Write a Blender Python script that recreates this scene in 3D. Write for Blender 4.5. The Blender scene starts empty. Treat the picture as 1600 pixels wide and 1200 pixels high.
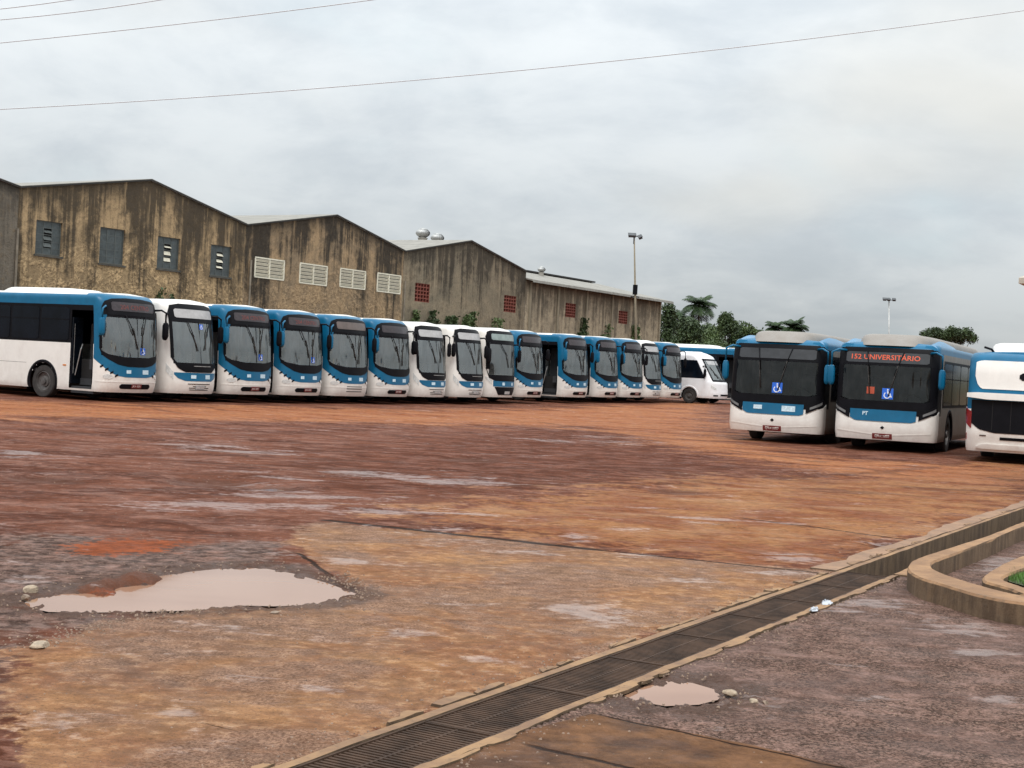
import bpy, math, random
import numpy as np
from mathutils import Vector, Matrix
random.seed(7); RNG = np.random.default_rng(7)
R = math.radians
scn = bpy.context.scene; col = scn.collection
# ---------------------------------------------------------------- camera
CH = 1.65; FPX = 2250.0; ROLL = math.atan(.052); PITCH = -math.atan(25/2250.)
fw = Vector((0, math.cos(PITCH), math.sin(PITCH))); rt0 = Vector((1, 0, 0)); up0 = Vector((0, -math.sin(PITCH), math.cos(PITCH)))
cr = rt0*math.cos(ROLL) + up0*math.sin(ROLL); cu = -rt0*math.sin(ROLL) + up0*math.cos(ROLL)
CAM = Vector((0, 0, CH))
cd = bpy.data.cameras.new('camera'); cam = bpy.data.objects.new('camera', cd); col.objects.link(cam)
cd.sensor_width = 36; cd.lens = 36*FPX/1600; cd.clip_start = .1; cd.clip_end = 5000
cam.matrix_world = Matrix(((cr.x, cu.x, -fw.x, CAM.x), (cr.y, cu.y, -fw.y, CAM.y), (cr.z, cu.z, -fw.z, CAM.z), (0, 0, 0, 1)))
scn.camera = cam
# ---------------------------------------------------------------- light
SUN_EL, SUN_AZ, SUN_E = 52, 188, 1.5      # azimuth of the sun, clockwise from +Y
SKY_GAIN = .66
scn.view_settings.view_transform = 'Standard'; scn.view_settings.look = 'None'
scn.view_settings.exposure = 0.0; scn.view_settings.gamma = 1
sl = bpy.data.lights.new('sun', 'SUN'); sl.energy = SUN_E; sl.angle = R(22); sl.color = (1, .955, .9)
so = bpy.data.objects.new('sun', sl); col.objects.link(so)
sd = Vector((math.sin(R(SUN_AZ))*math.cos(R(SUN_EL)), math.cos(R(SUN_AZ))*math.cos(R(SUN_EL)), math.sin(R(SUN_EL))))
so.rotation_euler = sd.to_track_quat('Z', 'Y').to_euler(); so.location = sd*60

class NT:
    def __init__(s, nt): s.t = nt; s.n = nt.nodes; s.l = nt.links
    def new(s, ty, **kw):
        n = s.n.new(ty)
        for k, v in kw.items(): setattr(n, k, v)
        return n
    def put(s, inp, v):
        if v is None: return
        if hasattr(v, 'is_linked'): s.l.new(v, inp)
        else:
            if isinstance(v, (tuple, list)) and len(v) == 3 and inp.type == 'RGBA': v = (*v, 1)
            inp.default_value = v
    def math(s, op, a, b=None, c=None, clamp=False):
        n = s.new('ShaderNodeMath', operation=op, use_clamp=clamp)
        s.put(n.inputs[0], a); s.put(n.inputs[1], b)
        if c is not None: s.put(n.inputs[2], c)
        return n.outputs[0]
    def vmath(s, op, a, b=None):
        n = s.new('ShaderNodeVectorMath', operation=op); s.put(n.inputs[0], a); s.put(n.inputs[1], b)
        return n.outputs['Value'] if op in ('DOT_PRODUCT', 'LENGTH') else n.outputs[0]
    def noise(s, vec, scale, detail=4, rough=.55, dist=0, out='Fac'):
        n = s.new('ShaderNodeTexNoise'); s.put(n.inputs['Vector'], vec); n.inputs['Scale'].default_value = scale
        n.inputs['Detail'].default_value = detail; n.inputs['Roughness'].default_value = rough; n.inputs['Distortion'].default_value = dist
        return n.outputs[out]
    def voro(s, vec, scale, feature='F1', out='Distance', rnd=1):
        n = s.new('ShaderNodeTexVoronoi', feature=feature); s.put(n.inputs['Vector'], vec); n.inputs['Scale'].default_value = scale
        n.inputs['Randomness'].default_value = rnd
        return n.outputs[out]
    def step(s, v, a, b):        # smooth ramp a->0, b->1
        n = s.new('ShaderNodeMapRange', interpolation_type='SMOOTHSTEP'); s.put(n.inputs[0], v)
        n.inputs[1].default_value = a; n.inputs[2].default_value = b
        return n.outputs[0]
    def mix(s, f, a, b, mode='MIX'):
        n = s.new('ShaderNodeMix', data_type='RGBA', blend_type=mode); s.put(n.inputs[0], f); s.put(n.inputs[6], a); s.put(n.inputs[7], b)
        return n.outputs[2]
    def mapping(s, vec, scale=(1, 1, 1), rot=(0, 0, 0), loc=(0, 0, 0)):
        n = s.new('ShaderNodeMapping'); s.put(n.inputs[0], vec); n.inputs[1].default_value = loc; n.inputs[2].default_value = rot; n.inputs[3].default_value = scale
        return n.outputs[0]
    def sep(s, v):
        n = s.new('ShaderNodeSeparateXYZ'); s.put(n.inputs[0], v); return n.outputs
    def comb(s, x, y, z):
        n = s.new('ShaderNodeCombineXYZ'); s.put(n.inputs[0], x); s.put(n.inputs[1], y); s.put(n.inputs[2], z); return n.outputs[0]
    def bump(s, h, strength=.3, dist=.02, normal=None):
        n = s.new('ShaderNodeBump'); s.put(n.inputs['Height'], h); n.inputs['Strength'].default_value = strength
        n.inputs['Distance'].default_value = dist
        if normal is not None: s.put(n.inputs['Normal'], normal)
        return n.outputs[0]

w = bpy.data.worlds.new('World'); scn.world = w; w.use_nodes = True
g = NT(w.node_tree); g.n.clear()
sky = g.new('ShaderNodeTexSky', sky_type='NISHITA'); sky.sun_disc = False; sky.sun_elevation = R(SUN_EL); sky.sun_rotation = R(SUN_AZ)
b1 = g.new('ShaderNodeBackground'); g.put(b1.inputs[0], sky.outputs[0]); b1.inputs[1].default_value = .1
tc = g.new('ShaderNodeTexCoord').outputs['Generated']
X, Y, Z = g.sep(tc)
den = g.math('ADD', g.math('MAXIMUM', Z, 0), .30)
pv = g.comb(g.math('DIVIDE', X, den), g.math('DIVIDE', Y, den), 0)
n1 = g.noise(pv, 1.3, 7, .55, .35); n2 = g.noise(g.mapping(pv, loc=(7, 3, 1)), 4.2, 6, .58, .3); n3 = g.noise(g.mapping(pv, loc=(-3, 9, 4)), .9, 3, .5)
c = g.math('ADD', g.math('MULTIPLY', n1, .62), g.math('MULTIPLY', n2, .38))
c = g.step(c, .38, .60)
ccol = g.mix(c, (.53, .575, .61), (.70, .735, .75))
warm = g.math('MULTIPLY', g.step(n3, .5, .68), .7)
ccol = g.mix(warm, ccol, (.69, .675, .62))
teal = g.math('MULTIPLY', g.step(g.noise(g.mapping(pv, loc=(2, -8, 3)), 1.6, 4, .5), .53, .68), .45)
ccol = g.mix(teal, ccol, (.60, .71, .74))
grad = g.math('MULTIPLY_ADD', g.math('POWER', g.math('MAXIMUM', Z, 0), 1.0), 2.6, .80)
low = g.math('MULTIPLY_ADD', g.step(Z, -.02, .12), .12, .88)
b2 = g.new('ShaderNodeBackground'); g.put(b2.inputs[0], ccol)
g.put(b2.inputs[1], g.math('MULTIPLY', g.math('MULTIPLY', grad, low), 1.0))
mx = g.new('ShaderNodeMixShader'); mx.inputs[0].default_value = .93
g.l.new(b1.outputs[0], mx.inputs[1]); g.l.new(b2.outputs[0], mx.inputs[2])
wo = g.new('ShaderNodeOutputWorld'); g.l.new(mx.outputs[0], wo.inputs[0])
scn.cycles.max_bounces = 8; scn.cycles.transparent_max_bounces = 12

# ---------------------------------------------------------------- projection helpers, site frame
RA = math.atan((2150-800)/FPX); SD, CD = math.sin(RA), math.cos(RA)       # direction of the bus row and of the warehouse wall
ROT = math.pi/2 - RA
DROW = 32.8; DWALL = 48.0
def ray(px, py): return (fw + cr*((px-800)/FPX) - cu*((py-600)/FPX))
def G(x, y):
    s = x*SD + y*CD; t = min(1, max(0, (s-42)/33.)); return .2*t*t*(3-2*t)
def at(px, py, z=0.):
    r = ray(px, py); t = (z-CH)/r.z; p = CAM + r*t; return Vector((p.x, p.y, z))
def atY(px, py, Yd):
    r = ray(px, py); return CAM + r*(Yd/r.y)
def site(s, D): return Vector((s*SD - D*CD, s*CD + D*SD, 0))    # s along the row, D away from the camera line
def wallpt(px, py, D=DWALL):
    r = ray(px, py); n = Vector((-CD, SD, 0)); p = CAM + r*(D/r.dot(n)); return p.x*SD + p.y*CD, p.z

# ---------------------------------------------------------------- mesh helpers
class MB:
    def __init__(s): s.v = []; s.f = []; s.m = []; s.uv = None
    def add(s, vs, fs, m=0):
        o = len(s.v); s.v += [tuple(p) for p in vs]; s.f += [tuple(i+o for i in q) for q in fs]; s.m += [m]*len(fs); return s
    def box(s, x0, x1, y0, y1, z0, z1, m=0, M=None):
        vs = [(x, y, z) for z in (z0, z1) for y in (y0, y1) for x in (x0, x1)]
        if M is not None: vs = [M @ Vector(p) for p in vs]
        return s.add(vs, [(0, 2, 3, 1), (4, 5, 7, 6), (0, 1, 5, 4), (2, 6, 7, 3), (0, 4, 6, 2), (1, 3, 7, 5)], m)
    def tube(s, pts, r, n=8, m=0, cap=True):
        pts = [Vector(p) for p in pts]; rs = r if isinstance(r, (list, tuple)) else [r]*len(pts); rings = []
        for i, p in enumerate(pts):
            t = (pts[min(i+1, len(pts)-1)] - pts[max(i-1, 0)]).normalized()
            a = t.cross(Vector((0, 0, 1)));
            if a.length < 1e-3: a = Vector((1, 0, 0))
            a.normalize(); b = t.cross(a).normalized()
            rings += [p + (a*math.cos(2*math.pi*k/n) + b*math.sin(2*math.pi*k/n))*rs[i] for k in range(n)]
        fs = [(i*n+k, i*n+(k+1) % n, (i+1)*n+(k+1) % n, (i+1)*n+k) for i in range(len(pts)-1) for k in range(n)]
        if cap: fs += [tuple(range(n))[::-1], tuple((len(pts)-1)*n+k for k in range(n))]
        return s.add(rings, fs, m)
    def lathe(s, prof, n=24, axis='Z', c=(0, 0, 0), m=0):
        vs = []
        for r, h in prof:
            for k in range(n):
                a = 2*math.pi*k/n; u, v_ = r*math.cos(a), r*math.sin(a)
                p = (u, v_, h) if axis == 'Z' else (h, u, v_)
                vs.append((p[0]+c[0], p[1]+c[1], p[2]+c[2]))
        fs = [(i*n+k, i*n+(k+1) % n, (i+1)*n+(k+1) % n, (i+1)*n+k) for i in range(len(prof)-1) for k in range(n)]
        return s.add(vs, fs, m)
    def build(s, name, mats, parent=None, smooth=False, M=None):
        me = bpy.data.meshes.new(name); vs = s.v
        if M is not None: vs = [M @ Vector(p) for p in vs]
        me.from_pydata(vs, [], s.f); me.update()
        for mm in (mats if isinstance(mats, (list, tuple)) else [mats]): me.materials.append(mm)
        me.polygons.foreach_set('material_index', s.m)
        if smooth: me.polygons.foreach_set('use_smooth', [True]*len(s.f))
        if smooth == 'auto': me.set_sharp_from_angle(angle=R(38))
        o = bpy.data.objects.new(name, me); col.objects.link(o)
        if parent is not None: o.parent = parent
        return o
def tag(o, label=None, cat=None, group=None, kind=None):
    if label: o['label'] = label
    if cat: o['category'] = cat
    if group: o['group'] = group
    if kind: o['kind'] = kind
    return o
def empty(name, loc=(0, 0, 0), rz=0):
    o = bpy.data.objects.new(name, None); col.objects.link(o); o.location = loc; o.rotation_euler = (0, 0, rz); o.empty_display_size = .3; return o
def copy_tree(o, parent=None, skip=()):
    c = o.copy(); col.objects.link(c); c.parent = parent
    for ch in CH_(o):
        if ch.name.split('.')[0] not in skip: copy_tree(ch, c, skip)
    return c
def CH_(o): return [x for x in ALLCH(o)]
def ALLCH(o): return list(o.children)

# ---------------------------------------------------------------- materials
def pmat(name, base, rough=.5, metal=0, spec=.5, emis=None, estr=0, var=0, vscale=3, bump=0, bscale=40, dust=0, coat=0, alt=None):
    m = bpy.data.materials.new(name); m.use_nodes = True; q = NT(m.node_tree); bs = q.n['Principled BSDF']
    bs.inputs['Roughness'].default_value = rough; bs.inputs['Metallic'].default_value = metal
    bs.inputs['Specular IOR Level'].default_value = spec; bs.inputs['Coat Weight'].default_value = coat; bs.inputs['Coat Roughness'].default_value = .12
    tcn = q.new('ShaderNodeTexCoord'); ob = tcn.outputs['Object']; c_ = tuple(base)
    if var:
        f = q.step(q.noise(ob, vscale, 6, .65), .3, .7)
        c_ = q.mix(f, tuple(x*(1-var) for x in base), alt or tuple(min(1, x*(1+var)) for x in base))
    if dust:
        rn = q.new('ShaderNodeObjectInfo').outputs['Random']; ob = q.vmath('ADD', ob, q.comb(q.math('MULTIPLY', rn, 37), q.math('MULTIPLY', rn, 13), 0))
        z = q.sep(ob)[2]
        f = q.math('MULTIPLY', q.math('ADD', q.step(z, 1.5, .2), q.step(q.noise(q.mapping(ob, scale=(1.2, 1.2, .5)), 2.2, 6, .7), .42, .85)), dust, clamp=True)
        f = q.math('MULTIPLY', f, q.step(q.noise(ob, 5, 6, .7), .25, .6))
        c_ = q.mix(f, c_, (.26, .135, .085))
    q.put(bs.inputs['Base Color'], c_)
    if bump: q.put(bs.inputs['Normal'], q.bump(q.noise(ob, bscale, 5, .6), bump, .02))
    if emis: q.put(bs.inputs['Emission Color'], emis); bs.inputs['Emission Strength'].default_value = estr
    return m
M_ = {}
M_['white'] = pmat('white_paint', (.82, .79, .74), .32, var=.03, dust=.17, coat=.3)
M_['blue'] = pmat('blue_paint', (.003, .120, .24), .34, spec=.3, var=.10, dust=.05, coat=.05)
M_['bluel'] = pmat('light_blue_paint', (.012, .20, .40), .3, var=.08, coat=.25)
M_['black'] = pmat('black_trim', (.006, .006, .008), .45, spec=.10, var=.2)
M_['rubber'] = pmat('rubber', (.03, .026, .024), .8, var=.3, vscale=8, bump=.3)
M_['rim'] = pmat('rim_steel', (.12, .11, .105), .5, .4, var=.25, vscale=10)
M_['dark'] = pmat('cabin_dark', (.035, .036, .04), .8)
M_['grey'] = pmat('cabin_grey', (.26, .27, .27), .7, var=.25, vscale=2)
M_['cream'] = pmat('curtain', (.5, .5, .47), .8, var=.2, vscale=3)
M_['sideglass'] = pmat('tinted_glass', (.004, .006, .010), .12, spec=.16, var=.3, vscale=1.5)
M_['chassis'] = pmat('chassis', (.012, .011, .011), .8)
M_['head'] = pmat('lamp_lens', (.62, .62, .60), .12, var=.2, vscale=12, coat=.5)
M_['amber'] = pmat('amber_lens', (.6, .2, .03), .2)
M_['red'] = pmat('red_lens', (.22, .012, .012), .15, coat=.5)
M_['plate'] = pmat('red_plate', (.17, .022, .02), .5)
M_['platetxt'] = pmat('plate_lettering', (.7, .62, .58), .5)
M_['paper'] = pmat('pale_sticker', (.55, .70, .78), .5, var=.2, vscale=20)
M_['lgrey'] = pmat('pale_display', (.40, .40, .40), .35, var=.15, vscale=4)
M_['ggrey'] = pmat('green_grey_display', (.22, .28, .27), .3, var=.2, vscale=4)
M_['brown'] = pmat('brown_display', (.11, .085, .075), .35, var=.2, vscale=4)
M_['led'] = pmat('dim_display', (.03, .022, .026), .3, var=.5, vscale=6)
M_['pod'] = pmat('roof_pod_plastic', (.33, .30, .27), .6, var=.14, vscale=2.2, alt=(.25, .22, .19))
M_['sign'] = pmat('sign_blue', (.02, .13, .62), .4)
M_['signw'] = pmat('sign_white', (.75, .82, .92), .5)
M_['letters'] = pmat('lit_red_letters', (.5, .08, .03), .4, emis=(1, .13, .06), estr=.26)
M_['card'] = pmat('orange_red_card', (.42, .07, .03), .5)
M_['dimletters'] = pmat('dim_red_letters', (.13, .03, .025), .4, emis=(1, .1, .05), estr=.035)
M_['silver'] = pmat('steel', (.42, .42, .41), .4, .6, var=.15, vscale=6)
def glassmat(name, tint, ior=1.85, rough=.04, film=1.0):
    m = bpy.data.materials.new(name); m.use_nodes = True; q = NT(m.node_tree); q.n.clear()
    tr = q.new('ShaderNodeBsdfTransparent'); tr.inputs[0].default_value = (*tint, 1)
    gl = q.new('ShaderNodeBsdfGlossy'); gl.inputs['Roughness'].default_value = rough; gl.inputs['Color'].default_value = (.95, 1, 1, 1)
    ob = q.new('ShaderNodeTexCoord').outputs['Object']
    rn = q.new('ShaderNodeObjectInfo').outputs['Random']; obr = q.vmath('ADD', ob, q.comb(q.math('MULTIPLY', rn, 37), 0, q.math('MULTIPLY', rn, 11)))
    nrm = q.bump(q.noise(q.mapping(obr, scale=(2.6, .6, .45)), 1.3, 2, .5, .3), .5, .14); q.put(gl.inputs['Normal'], nrm)
    df = q.new('ShaderNodeBsdfDiffuse'); df.inputs[0].default_value = (.30, .31, .30, 1)
    fr = q.new('ShaderNodeFresnel'); fr.inputs[0].default_value = ior
    m1 = q.new('ShaderNodeMixShader'); q.put(m1.inputs[0], fr.outputs[0]); q.l.new(tr.outputs[0], m1.inputs[1]); q.l.new(gl.outputs[0], m1.inputs[2])
    m2 = q.new('ShaderNodeMixShader'); q.put(m2.inputs[0], q.math('MULTIPLY_ADD', q.step(q.noise(ob, 3, 5, .7), .35, .8), .10*film, .05*film))
    q.l.new(m1.outputs[0], m2.inputs[1]); q.l.new(df.outputs[0], m2.inputs[2])
    o = q.new('ShaderNodeOutputMaterial'); q.l.new(m2.outputs[0], o.inputs[0]); return m
M_['glass'] = glassmat('windscreen_glass', (.62, .66, .66), 2.5, film=1.3)
M_['glassg'] = glassmat('green_windscreen_glass', (.42, .60, .54), 2.5, film=1.2)
M_['glassd'] = glassmat('dark_windscreen_glass', (.26, .29, .30), 1.42, film=.45)

# ---------------------------------------------------------------- ground
def poly_sd(P, poly):      # signed distance of points P (n,2) to a polygon, negative inside
    poly = np.array(poly, float); n = len(poly); d = np.full(len(P), 1e9); ins = np.zeros(len(P), bool)
    for i in range(n):
        a, b = poly[i], poly[(i+1) % n]; e = b-a; wv = P-a
        t = np.clip((wv@e)/max(1e-9, e@e), 0, 1); q = wv - t[:, None]*e
        d = np.minimum(d, np.hypot(q[:, 0], q[:, 1]))
        cnd = ((a[1] > P[:, 1]) != (b[1] > P[:, 1]))
        with np.errstate(divide='ignore', invalid='ignore'):
            xi = (b[0]-a[0])*(P[:, 1]-a[1])/(b[1]-a[1]) + a[0]
        ins ^= cnd & (P[:, 0] < xi)
    return np.where(ins, -d, d)
def gp(pts): return [(at(x, y).x, at(x, y).y) for x, y in pts]
def smooth01(t): t = np.clip(t, 0, 1); return t*t*(3-2*t)
SLAB = gp([(500, 816), (800, 843), (1140, 882), (1330, 893), (1100, 974), (717, 1100), (480, 1190), (380, 1260), (60, 1260), (20, 1180), (2, 1110), (14, 1060), (32, 1020), (60, 1003), (130, 985), (200, 965), (300, 952), (430, 945), (530, 935), (560, 918), (520, 893), (470, 872), (452, 845), (470, 825)])
ORANGE = gp([(640, 800), (860, 770), (1080, 745), (1300, 745), (1620, 715), (1620, 800), (1330, 893), (1140, 882), (800, 843)])
FAR = gp([(-300, 618), (200, 632), (700, 640), (1100, 636), (1140, 690), (1300, 715), (1620, 735), (1620, 760), (1300, 738), (1130, 712), (900, 668), (600, 662), (300, 656), (-300, 652)])
DARKM = gp([(560, 700), (760, 672), (1000, 672), (1300, 715), (1330, 745), (1080, 748), (900, 765), (760, 790), (560, 775), (420, 740)])
RIGHTA = gp([(440, 1262), (642, 1203), (819, 1124), (1100, 1023), (1260, 962), (1372, 912), (1700, 800), (2600, 900), (2600, 2000), (440, 2000)])
RSLAB = gp([(790, 1150), (925, 1115), (1180, 1165), (1400, 1218), (1500, 1262), (500, 1262), (600, 1225)])
BROWN = gp([(-200, 850), (90, 835), (300, 850), (450, 850), (470, 880), (560, 925), (430, 945), (300, 952), (200, 965), (60, 1003), (14, 1060), (-10, 1120), (-300, 1260)])
ORSPOT = gp([(110, 852), (180, 843), (290, 845), (250, 862), (160, 868), (115, 864)])
# wet films, paled by painted sky reflection: px centre, px half-size
WET = [(350, 700, 160, 9), (60, 712, 90, 8), (600, 745, 260, 10), (430, 770, 200, 8), (300, 790, 260, 10), (560, 795, 160, 10), (700, 800, 90, 8),
       (905, 838, 30, 8), (975, 825, 55, 8), (1090, 812, 60, 9), (1180, 800, 60, 4), (540, 878, 45, 6), (930, 955, 80, 22), (1080, 915, 90, 16), (960, 975, 60, 10),
       (1000, 868, 55, 6), (820, 862, 60, 5), (1210, 895, 60, 8), (500, 1075, 90, 14), (380, 1062, 70, 10), (640, 985, 90, 8), (760, 1030, 60, 8), (280, 1105, 40, 16), (560, 1090, 50, 10),
       (1210, 1026, 60, 9), (1090, 1018, 60, 8), (1520, 1020, 40, 6), (1350, 1090, 50, 6), (1550, 1090, 70, 9), (1330, 945, 120, 16), (1500, 980, 110, 14), (1040, 1090, 70, 10),
       (1380, 850, 60, 7), (1000, 690, 60, 3), (960, 683, 60, 3), (150, 905, 0, 0), (1090, 1140, 60, 8), (900, 690, 120, 4), (1240, 870, 70, 8), (690, 830, 60, 6), (40, 905, 60, 8), (1560, 880, 60, 14)]
HOLES = [(70, 748, 80, 6, .05), (330, 752, 80, 8, .06), (430, 762, 40, 5, .06), (740, 718, 60, 5, .03), (1060, 768, 60, 5, .02), (1380, 852, 30, 4, .03), (120, 675, 30, 2, .03), (520, 905, 40, 12, .03)]
# straight centre line of the drain, from the near left corner towards the far right
LE0, LE1 = at(500, 1184), at(1300, 900); RE0, RE1 = at(642, 1200), at(1372, 908)
dd = ((LE1-LE0).normalized() + (RE1-RE0).normalized()).normalized(); dn = Vector((-dd.y, dd.x, 0))
def perp(p): return p.dot(dn)
DL = (perp(LE0)+perp(LE1)+perp(at(1100, 972)))/3; DR = (perp(RE0)+perp(RE1)+perp(at(1100, 1021)))/3
T0 = LE0.dot(dd)-1.2
def dp(t, e, z=0): return dd*t + dn*e + Vector((0, 0, z))
TG = at(1300, 900).dot(dd); TEND = TG+26
print('DRAIN width', DL-DR, 'length', TG-T0)
BIG = gp([(52, 937), (75, 930), (110, 925), (150, 918), (200, 911), (250, 899), (300, 892), (350, 887), (400, 886), (450, 895), (500, 909), (543, 925), (520, 934), (480, 941), (420, 943), (380, 942), (340, 946), (300, 949), (230, 951), (150, 952), (90, 951), (60, 945)])
MUDI = gp([(112, 921), (150, 914), (195, 902), (235, 899), (262, 901), (240, 910), (205, 913), (180, 918), (185, 926), (150, 930)])
SMALLP = gp([(980, 1083), (1010, 1070), (1045, 1061), (1080, 1064), (1128, 1078), (1118, 1089), (1090, 1096), (1040, 1098), (1000, 1091)])
def build_ground():
    fine = np.radians(np.linspace(-25, 25, 430)); coarse1 = np.radians(np.linspace(-180, -25, 70)[:-1]); coarse2 = np.radians(np.linspace(25, 180, 70)[1:-1])
    A = np.concatenate([coarse1, fine, coarse2]); nA = len(A)
    Rr = np.concatenate([[.5, 1.5, 2.6], np.geomspace(3.6, 120, 460), np.geomspace(124, 2500, 34)]); nR = len(Rr)
    aa, rr = np.meshgrid(A, Rr); Xs = (rr*np.sin(aa)).ravel(); Ys = (rr*np.cos(aa)).ravel(); P = np.stack([Xs, Ys], 1)
    s = Xs*SD + Ys*CD; t = np.clip((s-42)/33, 0, 1); z = .2*t*t*(3-2*t)
    def m(poly, wd): return smooth01(.5 - poly_sd(P, poly)/wd)
    near = (rr.ravel() < 140) & (np.abs(aa.ravel()) < R(35))
    K = {}
    for nm, pl, wd in (('slab', SLAB, .8), ('orange', ORANGE, 4.), ('far', FAR, 7.), ('dark', DARKM, 7.), ('righta', RIGHTA, .3), ('rslab', RSLAB, .12), ('brown', BROWN, 2.2), ('orspot', ORSPOT, 1.0)):
        K[nm] = m(pl, wd)
    K['orspot'] = np.maximum(K['orspot'], m(MUDI, .15))
    wet = np.zeros(len(P))
    for px, py, hx, hy in WET:
        if hx == 0: continue
        c0 = at(px, py); ax = at(px+hx, py+hx*.04) - c0; ay = at(px, py-hy) - c0
        B = np.linalg.inv(np.array([[ax.x, ay.x], [ax.y, ay.y]])); q = (P - np.array([c0.x, c0.y]))@B.T
        wet = np.maximum(wet, smooth01(1.25 - np.hypot(q[:, 0], q[:, 1])*.95))
    hole = np.zeros(len(P))
    for px, py, hx, hy, dp in HOLES:
        c0 = at(px, py); ax = at(px+hx, py+hx*.04) - c0; ay = at(px, py-hy) - c0
        B = np.linalg.inv(np.array([[ax.x, ay.x], [ax.y, ay.y]])); q = (P - np.array([c0.x, c0.y]))@B.T
        h = smooth01(1.3 - np.hypot(q[:, 0], q[:, 1])); hole = np.maximum(hole, h); z -= dp*h*near
    dq = P @ np.array([dn.x, dn.y]); tq = P @ np.array([dd.x, dd.y]); mg = .02+.003*rr.ravel()
    z = np.where((dq < DL+mg) & (dq > DR-mg) & (tq > T0-2) & (tq < TEND), -.28, z)
    shore = np.zeros(len(P))
    for pl in (BIG, SMALLP):
        sdp = poly_sd(P, pl) + .05*np.sin(Xs*9+Ys*4)*np.sin(Ys*7-Xs*3) + .045*np.sin(Xs*19-Ys*11) + .03*np.sin(Xs*41+Ys*7); shore = np.maximum(shore, smooth01(1-np.abs(sdp-.05)/.42)); jit = RNG.normal(0, .0035, len(P))*(np.abs(sdp) < .35)
        z = z - .05*smooth01(.5-(sdp+.02)/.42)*1.0 + jit*(sdp < .3)
    sdm = poly_sd(P, MUDI) + .04*np.sin(Xs*17+Ys*9); z = z + .052*smooth01(.5-sdm/.25)*near
    # gentle real undulation of the yard
    def wn(fx, fy, ph): return np.sin(Xs*fx + ph)*np.sin(Ys*fy + ph*1.7)
    amp = smooth01((rr.ravel()-14)/10)*near
    z += amp*(.010*wn(.9, 1.3, .4) + .008*wn(2.1, 2.7, 2.2) + .006*np.sin(s*.2 + (Ys*SD-Xs*CD)*3.1))
    vs = np.stack([Xs, Ys, z], 1)
    idx = np.arange(nR*nA).reshape(nR, nA); a0 = idx[:-1]; b0 = idx[1:]
    fs = np.stack([a0, np.roll(a0, -1, 1), np.roll(b0, -1, 1), b0], -1).reshape(-1, 4)[:, ::-1]
    me = bpy.data.meshes.new('ground'); verts = vs.tolist(); verts.append((0, 0, 0)); ci = len(verts)-1
    faces = fs.tolist() + [(ci, idx[0, (k+1) % nA], idx[0, k]) for k in range(nA)]
    me.from_pydata(verts, [], faces); me.update(); me.polygons.foreach_set('use_smooth', [True]*len(faces))
    for an, ch in (('zone_a', ('slab', 'orange', 'far', 'dark')), ('zone_b', ('righta', 'rslab', 'brown', 'orspot'))):
        at_ = me.attributes.new(an, 'FLOAT_COLOR', 'POINT'); arr = np.zeros((len(verts), 4), np.float32)
        for i, k in enumerate(ch): arr[:-1, i] = K[k]
        at_.data.foreach_set('color', arr.ravel())
    at_ = me.attributes.new('zone_c', 'FLOAT_COLOR', 'POINT'); arr = np.zeros((len(verts), 4), np.float32); arr[:-1, 0] = wet; arr[:-1, 1] = hole; arr[:-1, 2] = shore; arr[:, 3] = 1
    at_.data.foreach_set('color', arr.ravel())
    o = bpy.data.objects.new('ground', me); col.objects.link(o); tag(o, kind='structure')
    return o
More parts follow.
